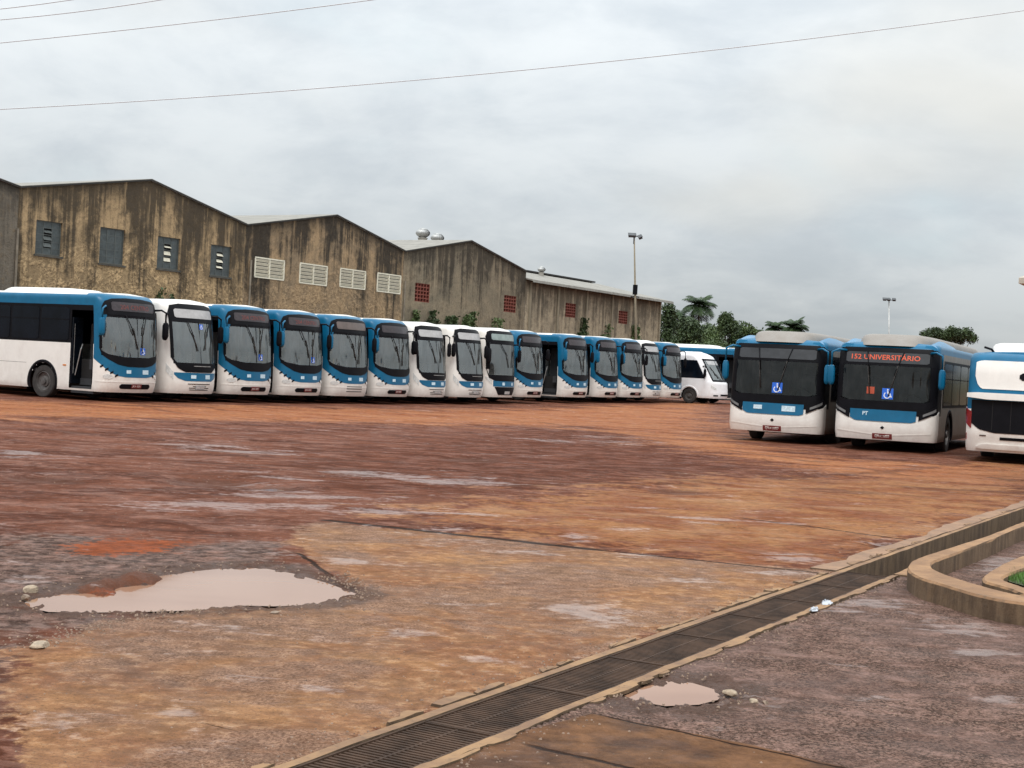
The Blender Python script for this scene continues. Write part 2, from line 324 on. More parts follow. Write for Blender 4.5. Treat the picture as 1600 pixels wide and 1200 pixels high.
def ground_material():
    m = bpy.data.materials.new('wet_red_earth_yard'); m.use_nodes = True; q = NT(m.node_tree); bs = q.n['Principled BSDF']
    ob = q.new('ShaderNodeTexCoord').outputs['Object']
    def attr(nm):
        a = q.new('ShaderNodeAttribute', attribute_name=nm); s_ = q.new('ShaderNodeSeparateColor'); q.l.new(a.outputs['Color'], s_.inputs[0])
        return s_.outputs[0], s_.outputs[1], s_.outputs[2], a.outputs['Alpha']
    slab, orange, far, darkm = attr('zone_a'); ra, rslab, brown, orspot = attr('zone_b'); wet, hole, shore, _ = attr('zone_c')
    nb = q.noise(ob, .35, 6, .6, .3); nm_ = q.noise(ob, 1.6, 8, .65, .2); nf = q.noise(ob, 9, 8, .7); ng = q.noise(ob, 55, 4, .7)
    rut = q.noise(q.mapping(ob, scale=(.30, .8, 1), rot=(0, 0, R(4))), 1, 8, .68, .5)
    rut2 = q.noise(q.mapping(ob, scale=(1.5, 2.3, 1), rot=(0, 0, R(-6))), 1, 8, .72, .8)
    ni = q.noise(ob, .75, 9, .70, .6)
    def rag(mask, n=nf, k=.5, lo=.42, hi=.58):
        wnd = q.math('MULTIPLY', q.math('ADD', q.math('SUBTRACT', n, .5), q.math('MULTIPLY', q.math('SUBTRACT', nf, .5), .5)), k*2.6)
        return q.step(q.math('ADD', mask, q.math('MULTIPLY', wnd, q.step(mask, 0, .12))), lo, hi)
    # mud of the yard
    nd = q.noise(ob, 3.6, 9, .75, .3)
    def fz(v, lo, hi, k=1.0): return q.math('MULTIPLY', q.step(v, lo, hi), k)
    mud = q.mix(q.step(q.math('MULTIPLY', q.math('ADD', rut, ni), .5), .42, .56), (.095, .033, .019), (.20, .082, .052))
    mud = q.mix(fz(rut2, .50, .60, .6), mud, (.29, .14, .098))
    mud = q.mix(fz(nd, .50, .58, .6), mud, (.075, .028, .018))
    mud = q.mix(fz(nf, .55, .63, .3), mud, (.30, .15, .11))
    mud = q.mix(q.math('MULTIPLY', rag(darkm, nm_, .9, .3, .8), .8), mud, q.mix(q.step(rut2, .44, .60), (.085, .026, .013), (.165, .058, .032)))
    org = q.mix(q.step(ni, .42, .58), (.235, .088, .042), (.345, .165, .078))
    org = q.mix(fz(nd, .49, .60, .6), org, (.155, .060, .034)); org = q.mix(fz(rut, .53, .62, .5), org, (.38, .21, .115))
    mud = q.mix(rag(orange, nm_, 1.1, .3, .75), mud, org)
    frc = q.mix(q.step(rut, .35, .65), (.27, .095, .044), (.36, .16, .08)); frc = q.mix(fz(nd, .52, .7, .4), frc, (.20, .085, .05))
    mud = q.mix(rag(far, rut, .9, .3, .85), mud, frc)
    brn = q.mix(q.step(nf, .42, .58), (.075, .042, .032), (.19, .12, .098)); brn = q.mix(fz(nd, .5, .6, .5), brn, (.21, .115, .088)); brn = q.mix(fz(ng, .53, .62, .5), brn, (.30, .205, .165))
    mud = q.mix(rag(brown, nm_, .8, .35, .65), mud, brn)
    mud = q.mix(rag(orspot, nf, .6), mud, (.25, .075, .036))
    # concrete slab, ochre film with bare grey aggregate
    sc = q.mix(q.step(nm_, .42, .58), (.43, .228, .118), (.31, .152, .08))
    sc = q.mix(fz(nb, .44, .60, .75), sc, (.27, .12, .066)); sc = q.mix(fz(q.noise(ob, .22, 6, .6, .8), .50, .60, .6), sc, (.21, .125, .088))
    sc = q.mix(fz(nd, .49, .60, .6), sc, (.17, .095, .055)); sc = q.mix(fz(nf, .52, .62, .45), sc, (.44, .28, .17))
    agg = fz(q.noise(ob, .7, 9, .74, .6), .45, .57, .9)
    sc = q.mix(q.math('MULTIPLY', agg, .8), sc, q.mix(q.step(ng, .43, .57), (.11, .062, .045), (.41, .255, .18)))
    sc = q.mix(fz(ng, .54, .62, .5), sc, (.11, .066, .04))
    sc = q.mix(fz(q.noise(ob, 28, 5, .7), .56, .66, .45), sc, (.09, .055, .035))
    c_ = q.mix(rag(slab, nm_, .75, .40, .60), mud, sc)
    # asphalt right of the drain
    st = q.voro(ob, 75, out='Color'); stv = q.sep(st)[0]; st2 = q.voro(ob, 190, out='Color'); stw = q.sep(st2)[1]
    asp = q.mix(q.step(stv, .25, 1.0), (.065, .038, .028), (.30, .185, .145))
    asp = q.mix(fz(stw, .6, 1.0, .5), asp, (.40, .28, .235)); asp = q.mix(fz(nf, .50, .60, .5), asp, (.10, .056, .043))
    asp = q.mix(fz(nm_, .48, .58, .4), asp, (.15, .085, .067))
    asp = q.mix(fz(nd, .52, .60, .45), asp, (.27, .17, .14))
    asp = q.mix(fz(nb, .5, .62, .4), asp, (.19, .125, .108))
    rs = q.mix(q.step(nm_, .42, .58), (.215, .112, .062), (.125, .068, .045)); rs = q.mix(fz(ng, .54, .68, .45), rs, (.10, .055, .035)); rs = q.mix(fz(nd, .5, .66, .5), rs, (.13, .07, .045))
    asp = q.mix(q.step(q.math('ADD', rslab, q.math('MULTIPLY', q.math('SUBTRACT', nf, .5), .2)), .4, .6), asp, rs)
    c_ = q.mix(q.step(ra, .4, .6), c_, asp)
    vr_ = q.new('ShaderNodeMapRange'); q.put(vr_.inputs[0], nd); vr_.inputs[1].default_value = .40; vr_.inputs[2].default_value = .60; vr_.inputs[3].default_value = .78; vr_.inputs[4].default_value = 1.2
    vg_ = q.new('ShaderNodeMapRange'); q.put(vg_.inputs[0], nf); vg_.inputs[1].default_value = .42; vg_.inputs[2].default_value = .58; vg_.inputs[3].default_value = .84; vg_.inputs[4].default_value = 1.14
    vm_ = q.math('MULTIPLY', vr_.outputs[0], vg_.outputs[0]); c_ = q.vmath('MULTIPLY', c_, q.comb(vm_, vm_, vm_))
    # cracks and joints
    def seg(a, b, wd, n_amp=.05):
        A_ = at(*a); B_ = at(*b); d = (B_-A_); L = d.length; d.normalize(); nn = Vector((-d.y, d.x, 0))
        rel = q.vmath('SUBTRACT', ob, tuple(A_)); t_ = q.vmath('DOT_PRODUCT', rel, tuple(d)); e = q.vmath('DOT_PRODUCT', rel, tuple(nn))
        e = q.math('ADD', e, q.math('MULTIPLY', q.math('SUBTRACT', nm_, .5), n_amp))
        f = q.step(q.math('ABSOLUTE', e), wd, wd*.35)
        f = q.math('MULTIPLY', f, q.step(t_, 0, .15)); f = q.math('MULTIPLY', f, q.step(t_, L, L-.2))
        return f
    cr_ = None
    for a, b, wd in (((495, 811), (960, 862), .10), ((950, 861), (1330, 900), .035), ((915, 1113), (1420, 1222), .014), ((800, 1158), (1050, 1215), .022), ((1150, 808), (1440, 846), .04), ((460, 862), (560, 925), .03), ((300, 1128), (380, 1143), .006), ((1060, 1062), (1200, 1100), .006)):
        s_ = seg(a, b, wd, .16); cr_ = s_ if cr_ is None else q.math('MAXIMUM', cr_, s_)
    net = q.voro(q.vmath('ADD', ob, q.vmath('SCALE', q.noise(ob, 2.5, 4, .6, out='Color'), None)), 1.1, 'DISTANCE_TO_EDGE')
    net = q.math('MULTIPLY', q.step(net, .014, .003), q.math('MULTIPLY', q.step(nb, .56, .66), .8))
    cr_ = q.math('MAXIMUM', cr_, net)
    c_ = q.mix(cr_, c_, (.035, .018, .012))
    c_ = q.mix(q.math('MULTIPLY', rag(hole, nf, .9), .7), c_, (.10, .045, .03))
    # tyre tracks: pairs of arcs, slightly pressed in
    px_, py_, _z = q.sep(ob); trk = None
    for cx, cy, Rr_ in ((-30, 55, 44.), (-30, 55, 46.), (34, 62, 47.), (34, 62, 49.), (5, -60, 82.), (5, -60, 84.), (-55, 5, 66.5), (-55, 5, 68.5), (12, 90, 66.), (12, 90, 68.)):
        dx_ = q.math('SUBTRACT', px_, cx); dy_ = q.math('SUBTRACT', py_, cy)
        dd_ = q.math('SUBTRACT', q.math('SQRT', q.math('ADD', q.math('MULTIPLY', dx_, dx_), q.math('MULTIPLY', dy_, dy_))), Rr_)
        dd_ = q.math('ADD', dd_, q.math('MULTIPLY', q.math('SUBTRACT', nm_, .5), .5))
        f_ = q.step(q.math('ABSOLUTE', dd_), .22, .10); trk = f_ if trk is None else q.math('MAXIMUM', trk, f_)
    trk = q.math('MULTIPLY', trk, q.step(q.noise(ob, .45, 4, .6), .46, .56)); trk = q.math('MULTIPLY', trk, q.math('SUBTRACT', 1, q.math('MAXIMUM', slab, ra), clamp=True))
    c_ = q.mix(q.math('MULTIPLY', trk, .5), c_, (.085, .035, .022))
    hsv = q.new('ShaderNodeHueSaturation'); hsv.inputs['Saturation'].default_value = 1.05; hsv.inputs['Value'].default_value = 1.0; q.put(hsv.inputs['Color'], c_); c_ = hsv.outputs[0]
    c_ = q.mix(q.math('MULTIPLY', rag(shore, nf, .8, .3, .7), .75), c_, (.085, .045, .03))
    # thin wet films, sky reflection partly painted in as a pale tint
    wn1 = q.noise(q.mapping(ob, scale=(.6, 1.2, 1)), 1.3, 9, .72, .6)
    wr = q.math('ADD', q.math('MULTIPLY', wet, .20), q.math('ADD', q.math('MULTIPLY', q.math('SUBTRACT', wn1, .5), 1.5), q.math('MULTIPLY', q.math('SUBTRACT', nf, .5), .55)))
    wf = q.math('MULTIPLY', q.step(wr, .13, .30), .85)
    damp = q.step(q.math('ADD', q.math('MULTIPLY', rut2, .6), q.math('MULTIPLY', nm_, .4)), .42, .62)
    c_ = q.mix(q.math('MULTIPLY', wf, .40), c_, (.30, .22, .195))
    q.put(bs.inputs['Base Color'], c_)
    rough = q.math('SUBTRACT', q.math('MULTIPLY_ADD', damp, -.2, .75), q.math('MULTIPLY', shore, .25))
    rough = q.math('SUBTRACT', rough, q.math('MULTIPLY', wf, .34), clamp=True)
    q.put(bs.inputs['Roughness'], rough); q.put(bs.inputs['Specular IOR Level'], q.math('MULTIPLY_ADD', wf, .40, q.math('MULTIPLY_ADD', damp, .07, .04)))
    h = q.math('ADD', q.math('MULTIPLY', nf, .6), q.math('ADD', q.math('MULTIPLY', ng, .35), q.math('MULTIPLY', rut2, 1.2)))
    h = q.math('ADD', h, q.math('MULTIPLY', q.math('MULTIPLY', stv, ra), .25))
    h = q.math('ADD', h, q.math('MULTIPLY', nd, 1.0)); h = q.math('ADD', q.math('MULTIPLY', q.math('SUBTRACT', h, 1.55), q.math('MULTIPLY_ADD', wf, -.85, 1)), 1.55)
    h = q.math('SUBTRACT', h, q.math('MULTIPLY', cr_, .8))
    q.put(bs.inputs['Normal'], q.bump(h, .9, .045))
    return m
ground = build_ground(); ground.data.materials.append(ground_material())

# puddles: muddy water lying in the hollows
def water_mat():
    m = bpy.data.materials.new('muddy_water'); m.use_nodes = True; q = NT(m.node_tree); bs = q.n['Principled BSDF']
    ob = q.new('ShaderNodeTexCoord').outputs['Object']
    q.put(bs.inputs['Base Color'], q.mix(q.step(q.noise(q.mapping(ob, scale=(.6, 1.4, 1)), .8, 4, .5), .4, .7), (.32, .175, .11), (.27, .14, .085)))
    bs.inputs['Roughness'].default_value = .05; bs.inputs['IOR'].default_value = 1.33; bs.inputs['Specular IOR Level'].default_value = .38
    q.put(bs.inputs['Normal'], q.bump(q.noise(ob, 3, 2, .5), .03, .01)); return m
WATER = water_mat()
def ragged(poly, step=.07, amp=.035, seed=1):
    rnd = random.Random(seed); out = []
    for i in range(len(poly)):
        a = Vector(poly[i]); b = Vector(poly[(i+1) % len(poly)]); n = max(1, int((b-a).length/step)); d = (b-a)
        for k in range(n):
            p = a + d*(k/n); out.append((p.x + rnd.uniform(-amp, amp), p.y + rnd.uniform(-amp, amp)))
    return out
def sheet(name, poly, z, mat, parent=None):
    import mathutils
    mb = MB(); vs = [(x, y, z) for x, y in poly]
    tri = mathutils.geometry.tessellate_polygon([[Vector((x, y, 0)) for x, y in poly]])
    mb.add(vs, [t if (Vector(vs[t[1]])-Vector(vs[t[0]])).cross(Vector(vs[t[2]])-Vector(vs[t[0]])).z > 0 else t[::-1] for t in tri])
    return mb.build(name, mat, parent)
for poly in (BIG, SMALLP):
    c_ = np.array(poly).mean(0); tag(sheet('puddle', [tuple(c_+(np.array(v)-c_)*1.06) for v in poly], -.0135, WATER), kind='structure')
tag(sheet('puddle', gp([(395, 764), (430, 762), (445, 765), (425, 768), (400, 768)]), -.012, WATER), kind='structure')

# ---------------------------------------------------------------- concrete and drain
def concrete(name, a=(.36, .20, .095), b=(.235, .125, .06), dk=(.12, .08, .05), amt=.6):
    m = bpy.data.materials.new(name); m.use_nodes = True; q = NT(m.node_tree); bs = q.n['Principled BSDF']
    ob = q.new('ShaderNodeTexCoord').outputs['Object']; n0 = q.noise(ob, 2.5, 8, .65); n1 = q.noise(ob, 14, 7, .7); n2 = q.noise(ob, 90, 3, .6)
    c_ = q.mix(q.step(n0, .35, .65), a, b); c_ = q.mix(q.math('MULTIPLY', q.step(n1, .52, .7), amt), c_, dk)
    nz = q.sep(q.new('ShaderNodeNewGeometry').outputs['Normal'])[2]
    side = q.math('MULTIPLY', q.step(nz, .6, .2), .8)          # upright faces darker and browner than the tops
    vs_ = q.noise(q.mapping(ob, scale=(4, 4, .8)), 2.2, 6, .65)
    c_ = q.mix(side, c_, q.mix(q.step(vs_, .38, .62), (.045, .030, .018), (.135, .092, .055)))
    q.put(bs.inputs['Base Color'], c_); bs.inputs['Roughness'].default_value = .78
    q.put(bs.inputs['Normal'], q.bump(q.math('ADD', n1, q.math('MULTIPLY', n2, .4)), .6, .015)); return m
CONC = concrete('ochre_concrete'); CONCW = concrete('drain_edge_concrete', (.33, .19, .09), (.20, .11, .06))
RUST = pmat('rusty_grate_steel', (.058, .033, .021), .75, .0, spec=.2, var=.45, vscale=5, bump=.3)
SILT = pmat('black_wet_silt', (.03, .018, .012), .75, var=.3, vscale=7)
def lerp_line(pts, n):
    P = [Vector(at(*p)) for p in pts]; L = [0]
    for i in range(1, len(P)): L.append(L[-1] + (P[i]-P[i-1]).length)
    out = []
    for k in range(n+1):
        t = L[-1]*k/n; i = max(j for j in range(len(L)) if L[j] <= t+1e-9); i = min(i, len(P)-2)
        out.append(P[i].lerp(P[i+1], (t-L[i])/(L[i+1]-L[i])))
    return out
drain = empty('drain_channel', dp(T0, (DL+DR)/2)); tag(drain, 'long open drain with broken ochre concrete edges crossing the yard', 'drain')
def strip(name, t0, t1, e0, e1, z0, z1, mat, jag0=0, jag1=0, n=120, seed=0, gap=0, parent=drain):
    rnd = random.Random(seed); mb = MB(); rows = []; k = 0; o0 = o1 = 0
    loc = parent.location if parent else Vector((0, 0, 0))
    for i in range(n+1):
        t = t0+(t1-t0)*i/n
        o0 = .6*o0 + rnd.gauss(0, jag0); o1 = .6*o1 + rnd.gauss(0, jag1)
        zz = z1 + rnd.gauss(0, .0015)
        a = dp(t, e0+o0); b = dp(t, e1+o1); rows.append([a+Vector((0, 0, z0))-loc, a+Vector((0, 0, zz))-loc, b+Vector((0, 0, zz))-loc, b+Vector((0, 0, z0))-loc])
    vs = [p for r_ in rows for p in r_]; fs = []
    for i in range(n):
        for j in range(3): fs.append((i*4+j, (i+1)*4+j, (i+1)*4+j+1, i*4+j+1))
    fs += [(0, 1, 2, 3), tuple(n*4+j for j in (3, 2, 1, 0))]
    mb.add(vs, fs); return mb.build(name, mat, parent)
strip('concrete_edge', T0, TEND, DL+.0, DL+.055, -.27, .006, CONCW, .002, .004, seed=1)
strip('concrete_edge', T0, TG+.5, DR-.05, DR, -.27, .006, CONCW, .004, .002, seed=2)
strip('concrete_edge', TG+.51, TEND, DR-.12, DR, -.27, .012, CONC, .003, .003, seed=5)
strip('channel_bed', T0, TEND, DR+.001, DL-.001, -.27, -.22, SILT, n=2, seed=3)
# broken edging blocks along the far side
rnd = random.Random(11); t = T0; nblk = 0
while t < TG+9:
    L = rnd.uniform(.10, .42); wd = rnd.uniform(.02, .07); gapx = rnd.uniform(.01, .035)
    if rnd.random() < .7:
        mb = MB(); e0 = DL+.062; z1 = rnd.uniform(.006, .02); n = 5; lo_ = []; hi_ = []
        for k in range(n+1):
            tt = t+L*k/n; lo_.append((tt, e0+rnd.uniform(0, .008))); hi_.append((tt+rnd.uniform(-.01, .01), e0+wd*(1 if 0 < k < n else .6)+rnd.uniform(-.02, .02)))
        outl = lo_ + hi_[::-1]; top = [dp(a, b, z1+rnd.uniform(-.004, .004))-drain.location for a, b in outl]; bot = [dp(a, b+(.01 if i > n else 0), -.01)-drain.location for i, (a, b) in enumerate(outl)]
        N_ = len(outl); fs = [tuple(range(N_))] + [(i, i+N_, (i+1) % N_+N_, (i+1) % N_) for i in range(N_)]
        mb.add(top+bot, fs); mb.build('edging_block', CONCW, drain); nblk += 1
    t += L+gapx
t = T0
while t < TG+.2:
    L = rnd.uniform(.12, .45)
    if rnd.random() < .55:
        mb = MB(); e1 = DR-.057; wd = rnd.uniform(.012, .032); pts = [(t, e1), (t+L, e1), (t+L*.9, e1-wd), (t+L*.5, e1-wd*1.3), (t+L*.1, e1-wd*.8)]
        top = [dp(a, b, .009)-drain.location for a, b in pts]; bot = [dp(a, b, -.01)-drain.location for a, b in pts]
        mb.add(top+bot, [tuple(range(5))[::-1]] + [(i, (i+1) % 5, (i+1) % 5+5, i+5) for i in range(5)]); mb.build('edging_block', CONCW, drain)
    t += L+rnd.uniform(.02, .2)
# far part of the drain: open channel with earth wall
strip('channel_wall', TG+.3, TEND, DL+.057, DL+.22, -.02, .012, concrete('stained_channel_concrete', (.33, .19, .11), (.22, .13, .08)), .006, .03, n=90, seed=8)
# grate panels
def grate(t0, t1):
    mid = dp((t0+t1)/2, (DL+DR)/2); root = empty('drain_grate', (mid.x, mid.y, -.038), math.atan2(dd.y, dd.x))
    hw = (DL-DR)/2-.006; hl = (t1-t0)/2-.004
    mb = MB()
    for s_ in (-1, 1):
        mb.box(-hl, hl, s_*hw-.012*(s_ > 0)-0*(s_ < 0), s_*hw+.012*(s_ < 0), .010, .040)
        mb.box(s_*hl-(.012 if s_ > 0 else 0), s_*hl+(.012 if s_ < 0 else 0), -hw+.013, hw-.013, .010, .0385)
    mb.box(-hl+.013, hl-.013, -.006, .006, .012, .035)
    mb.build('frame', RUST, root)
    mb = MB(); n = int(2*hl/.034)
    for k in range(1, n):
        x = -hl+2*hl*k/n; mb.box(x-.0085, x+.0085, -hw+.013, hw-.013, .014, .034)
    mb.build('bars', RUST, root)
    return root
t = T0; gi = 0; panels = []
while t < TG+.2:
    panels.append((t, t+1.0)); t += 1.0
for i, (a, b) in enumerate(panels):
    gname = ['nearest the bottom edge of the view'] 
    o = grate(a, b); c_ = dp((a+b)/2, 0)
    k = len(panels)-i; word = ['', 'farthest', 'second', 'third', 'fourth', 'fifth', 'sixth', 'seventh', 'eighth', 'ninth', 'tenth', 'eleventh', 'twelfth', 'thirteenth', 'fourteenth', 'fifteenth', 'sixteenth'][k]
    tag(o, 'rusty dark steel grate panel in the yard drain, ' + (word if k == 1 else word + ' from its far end' if i else 'nearest the camera') + (' where the open channel starts' if k == 1 else ''), 'drain grate', 'rusty steel grate panels end to end in the drain')

# planter kerbs and grass (right)
def kerb(name, outer, inner, h, label, sub=5):
    def cm(pts, n=sub):
        P = [Vector(at(x, y, h)).to_2d() for x, y in pts]; out = []
        for i in range(len(P)-1):
            p0 = P[max(i-1, 0)]; p1 = P[i]; p2 = P[i+1]; p3 = P[min(i+2, len(P)-1)]
            for k in range(n):
                t = k/n; out.append(.5*((2*p1)+(-p0+p2)*t+(2*p0-5*p1+4*p2-p3)*t*t+(-p0+3*p1-3*p2+p3)*t**3))
        out.append(P[-1]); return out
    O = cm(outer); I = cm(inner); n = len(O); mb = MB(); rows = []
    base = Vector((O[n//2].x, O[n//2].y, 0))
    for a, b in zip(O, I):
        d = (b-a).normalized()*.018
        rows.append([Vector((a.x, a.y, -.02)), Vector((a.x, a.y, h-.018)), Vector((a.x+d.x, a.y+d.y, h)), Vector((b.x-d.x, b.y-d.y, h)), Vector((b.x, b.y, h-.018)), Vector((b.x, b.y, -.02))])
    for r_ in rows:
        for p in r_: p.x += random.uniform(-.004, .004); p.y += random.uniform(-.004, .004)
    vs = [p-base for r_ in rows for p in r_]; fs = []
    for i in range(n-1):
        for j in range(5): fs.append((i*6+j, i*6+j+1, (i+1)*6+j+1, (i+1)*6+j))
    fs += [tuple(range(6)), tuple((n-1)*6+j for j in range(6))]
    mb.add(vs, fs); o = mb.build(name, CONC, None); o.location = base; tag(o, label, 'kerb')
    return o
kerb('kerb', [(1760, 770), (1660, 799), (1600, 817), (1540, 838), (1480, 857), (1438, 870), (1421, 880), (1420, 891), (1437, 902), (1470, 912), (1520, 927), (1560, 936), (1600, 942), (1700, 958)],
     [(1740, 788), (1655, 808), (1598, 823), (1550, 843), (1500, 862), (1470, 873), (1457, 879), (1458, 888), (1474, 896), (1500, 905), (1540, 917), (1572, 925), (1604, 931), (1710, 946)], .165,
     'long curved ochre concrete kerb turning back on itself beside the drain')
kerb('kerb', [(1750, 832), (1650, 856), (1600, 868), (1570, 880), (1545, 893), (1536, 900), (1537, 907), (1552, 912), (1580, 920), (1610, 930), (1720, 950)],
     [(1750, 850), (1660, 872), (1606, 886), (1590, 891), (1574, 898), (1568, 902), (1569, 906), (1578, 910), (1590, 914), (1615, 921), (1720, 940)], .15,
     'small low ochre kerb round the green grass corner')
GP_ = [(at(x, y, .1).x, at(x, y, .1).y) for x, y in [(1760, 852), (1660, 874), (1606, 888), (1590, 893), (1574, 900), (1570, 904), (1578, 909), (1592, 913), (1615, 919), (1720, 938), (1760, 944)]]
sh = sheet('soil', GP_, .10, pmat('dark_soil', (.06, .07, .03), .9)); tag(sh, kind='structure')
gm = MB(); GPn = np.array(GP_); mn, mxx = GPn.min(0), GPn.max(0); k = 0; pts = RNG.uniform(mn, mxx, (26000, 2)); pts = pts[poly_sd(pts, GPn) < -.01][:9000]
for x, y in pts:
    h = random.uniform(.03, .075); a = random.uniform(0, 6.28); wv = .004; lx, ly = random.uniform(-.03, .03), random.uniform(-.03, .03)
    gm.add([(x-wv*math.cos(a), y-wv*math.sin(a), .1), (x+wv*math.cos(a), y+wv*math.sin(a), .1), (x+lx, y+ly, .1+h)], [(0, 1, 2)])
GRASS = pmat('lawn_grass', (.075, .17, .025), .6, var=.4, vscale=9)
tag(gm.build('grass', GRASS), kind='stuff', label='short bright green grass inside the small kerb', cat='grass')

# fine gravel and grit washed along the edges
gv = MB(); rg = random.Random(21)
def grit(x, y, s):
    q1 = np.array([[x, y]]); e_ = x*dn.x+y*dn.y
    if DR-.01 < e_ < DL+.01 or poly_sd(q1, BIG)[0] < .07 or poly_sd(q1, SMALLP)[0] < .04: return
    s = min(s, .011)
    a = rg.uniform(0, 6.28); z0 = -.002; q_ = [(math.cos(a+k*2.09)*s*rg.uniform(.7, 1.2), math.sin(a+k*2.09)*s*rg.uniform(.7, 1.2)) for k in range(3)]
    gv.add([(x+u, y+v_, z0) for u, v_ in q_]+[(x+u*.55, y+v_*.55, z0+s*.8) for u, v_ in q_], [(3, 4, 5), (0, 1, 4, 3), (1, 2, 5, 4), (2, 0, 3, 5)])
for k in range(1300):
    tt = rg.uniform(T0, TG+5); e = DR-.06-abs(rg.gauss(0, .10)) if rg.random() < .55 else DL+.07+abs(rg.gauss(0, .12)); p_ = dp(tt, e); grit(p_.x, p_.y, rg.uniform(.003, .011))
for pl, n_, sp_ in ((BIG, 500, .3), (SMALLP, 160, .12), (gp([(60, 1003), (130, 985), (200, 965), (300, 952), (300, 953), (200, 966), (130, 986), (60, 1004)]), 300, .1), (gp([(495, 905), (520, 903), (560, 918), (545, 935), (520, 925)]), 260, .12)):
    for k in range(n_):
        i_ = rg.randrange(len(pl)); a_, b_ = pl[i_], pl[(i_+1) % len(pl)]; f_ = rg.random(); grit(a_[0]+(b_[0]-a_[0])*f_+rg.gauss(0, sp_), a_[1]+(b_[1]-a_[1])*f_+rg.gauss(0, sp_), rg.uniform(.004, .016))
for k in range(1500):
    d_ = rg.uniform(5.2, 22); a_ = R(rg.uniform(-21, 21)); grit(d_*math.sin(a_), d_*math.cos(a_), rg.uniform(.003, .010))
tag(gv.build('gravel', pmat('brown_grit', (.22, .13, .09), .8, var=.5, vscale=60, alt=(.42, .30, .22))), kind='stuff')
# loose stones, broken lumps, litter
def rock(name, p, size, mat, label, flat=.6, cat='stone', group=None, seed=0):
    import bmesh
    bm = bmesh.new(); bmesh.ops.create_icosphere(bm, subdivisions=3, radius=1); rnd = random.Random(seed)
    ks = [(Vector((rnd.gauss(0, 1), rnd.gauss(0, 1), rnd.gauss(0, 1))).normalized(), rnd.uniform(.55, .85)) for _ in range(9)]
    for v in bm.verts:
        for n_, d_ in ks:
            e = v.co.dot(n_)-d_
            if e > 0: v.co -= n_*e
        v.co *= 1+rnd.uniform(-.02, .02)
        v.co = Vector((v.co.x*size, v.co.y*size*rnd.uniform(.78, .82), v.co.z*size*flat))
    me = bpy.data.meshes.new(name); bm.to_mesh(me); bm.free(); me.materials.append(mat); o = bpy.data.objects.new(name, me); col.objects.link(o)
    o.location = (p.x, p.y, size*flat*.45); o.rotation_euler = (0, 0, rnd.uniform(0, 6)); tag(o, label, cat, group); return o
STONE = pmat('pale_stone', (.36, .28, .20), .8, var=.3, vscale=30, bump=.5); STONED = pmat('wet_stone', (.24, .17, .12), .5, var=.3, vscale=30, bump=.5)
rock('stone', at(48, 925), .055, STONE, 'larger pale stone left of the big puddle', seed=1)
rock('stone', at(40, 937), .04, STONED, 'dull brown stone just below the pale stone left of the big puddle', seed=2)
rock('stone', at(62, 1011), .075, STONE, 'flat pale lump of concrete on the slab corner below the big puddle', .3, seed=3)
rock('stone', at(1140, 1086), .045, STONE, 'pale broken stone at the right end of the small puddle', .5, seed=4)
rock('stone', at(1178, 1098), .03, STONE, 'small pale stone right of the small puddle near the crack', .6, seed=5)
rock('stone', at(1196, 1100), .022, STONED, 'small dark stone at the far right of the small puddle', .6, seed=6)
rock('stone', at(430, 958), .035, STONED, 'dark chip on the slab below the big puddle', .3, seed=7)
def litter(p, sx, label, seed):
    rnd = random.Random(seed); n = 9; mb = MB(); vs = []
    for i in range(n):
        for j in range(n):
            u, v_ = i/(n-1)*2-1, j/(n-1)*2-1; r_ = max(abs(u), abs(v_)); k = 1-.25*abs(u*v_)
            vs.append((u*sx*k + rnd.gauss(0, .006), v_*sx*.5*k + rnd.gauss(0, .006), .01 + max(0, .025*(1-r_*.9)+rnd.gauss(0, .008))))
    mb.add(vs, [(i*n+j, (i+1)*n+j, (i+1)*n+j+1, i*n+j+1) for i in range(n-1) for j in range(n-1)])
    o = mb.build('crumpled_bag', pmat('white_plastic', (.52, .54, .58), .5, var=.1)); o.location = (p.x, p.y, .0); o.rotation_euler = (0, 0, math.atan2(dd.y, dd.x)); tag(o, label, 'litter')
    sol = o.modifiers.new('s', 'SOLIDIFY'); sol.thickness = .003
litter(at(1272, 956), .05, 'white crumpled plastic scrap beside the drain edge, the nearer one', 1)
litter(at(1293, 945), .07, 'flatter white crumpled plastic scrap on the drain edge, the farther one', 2)

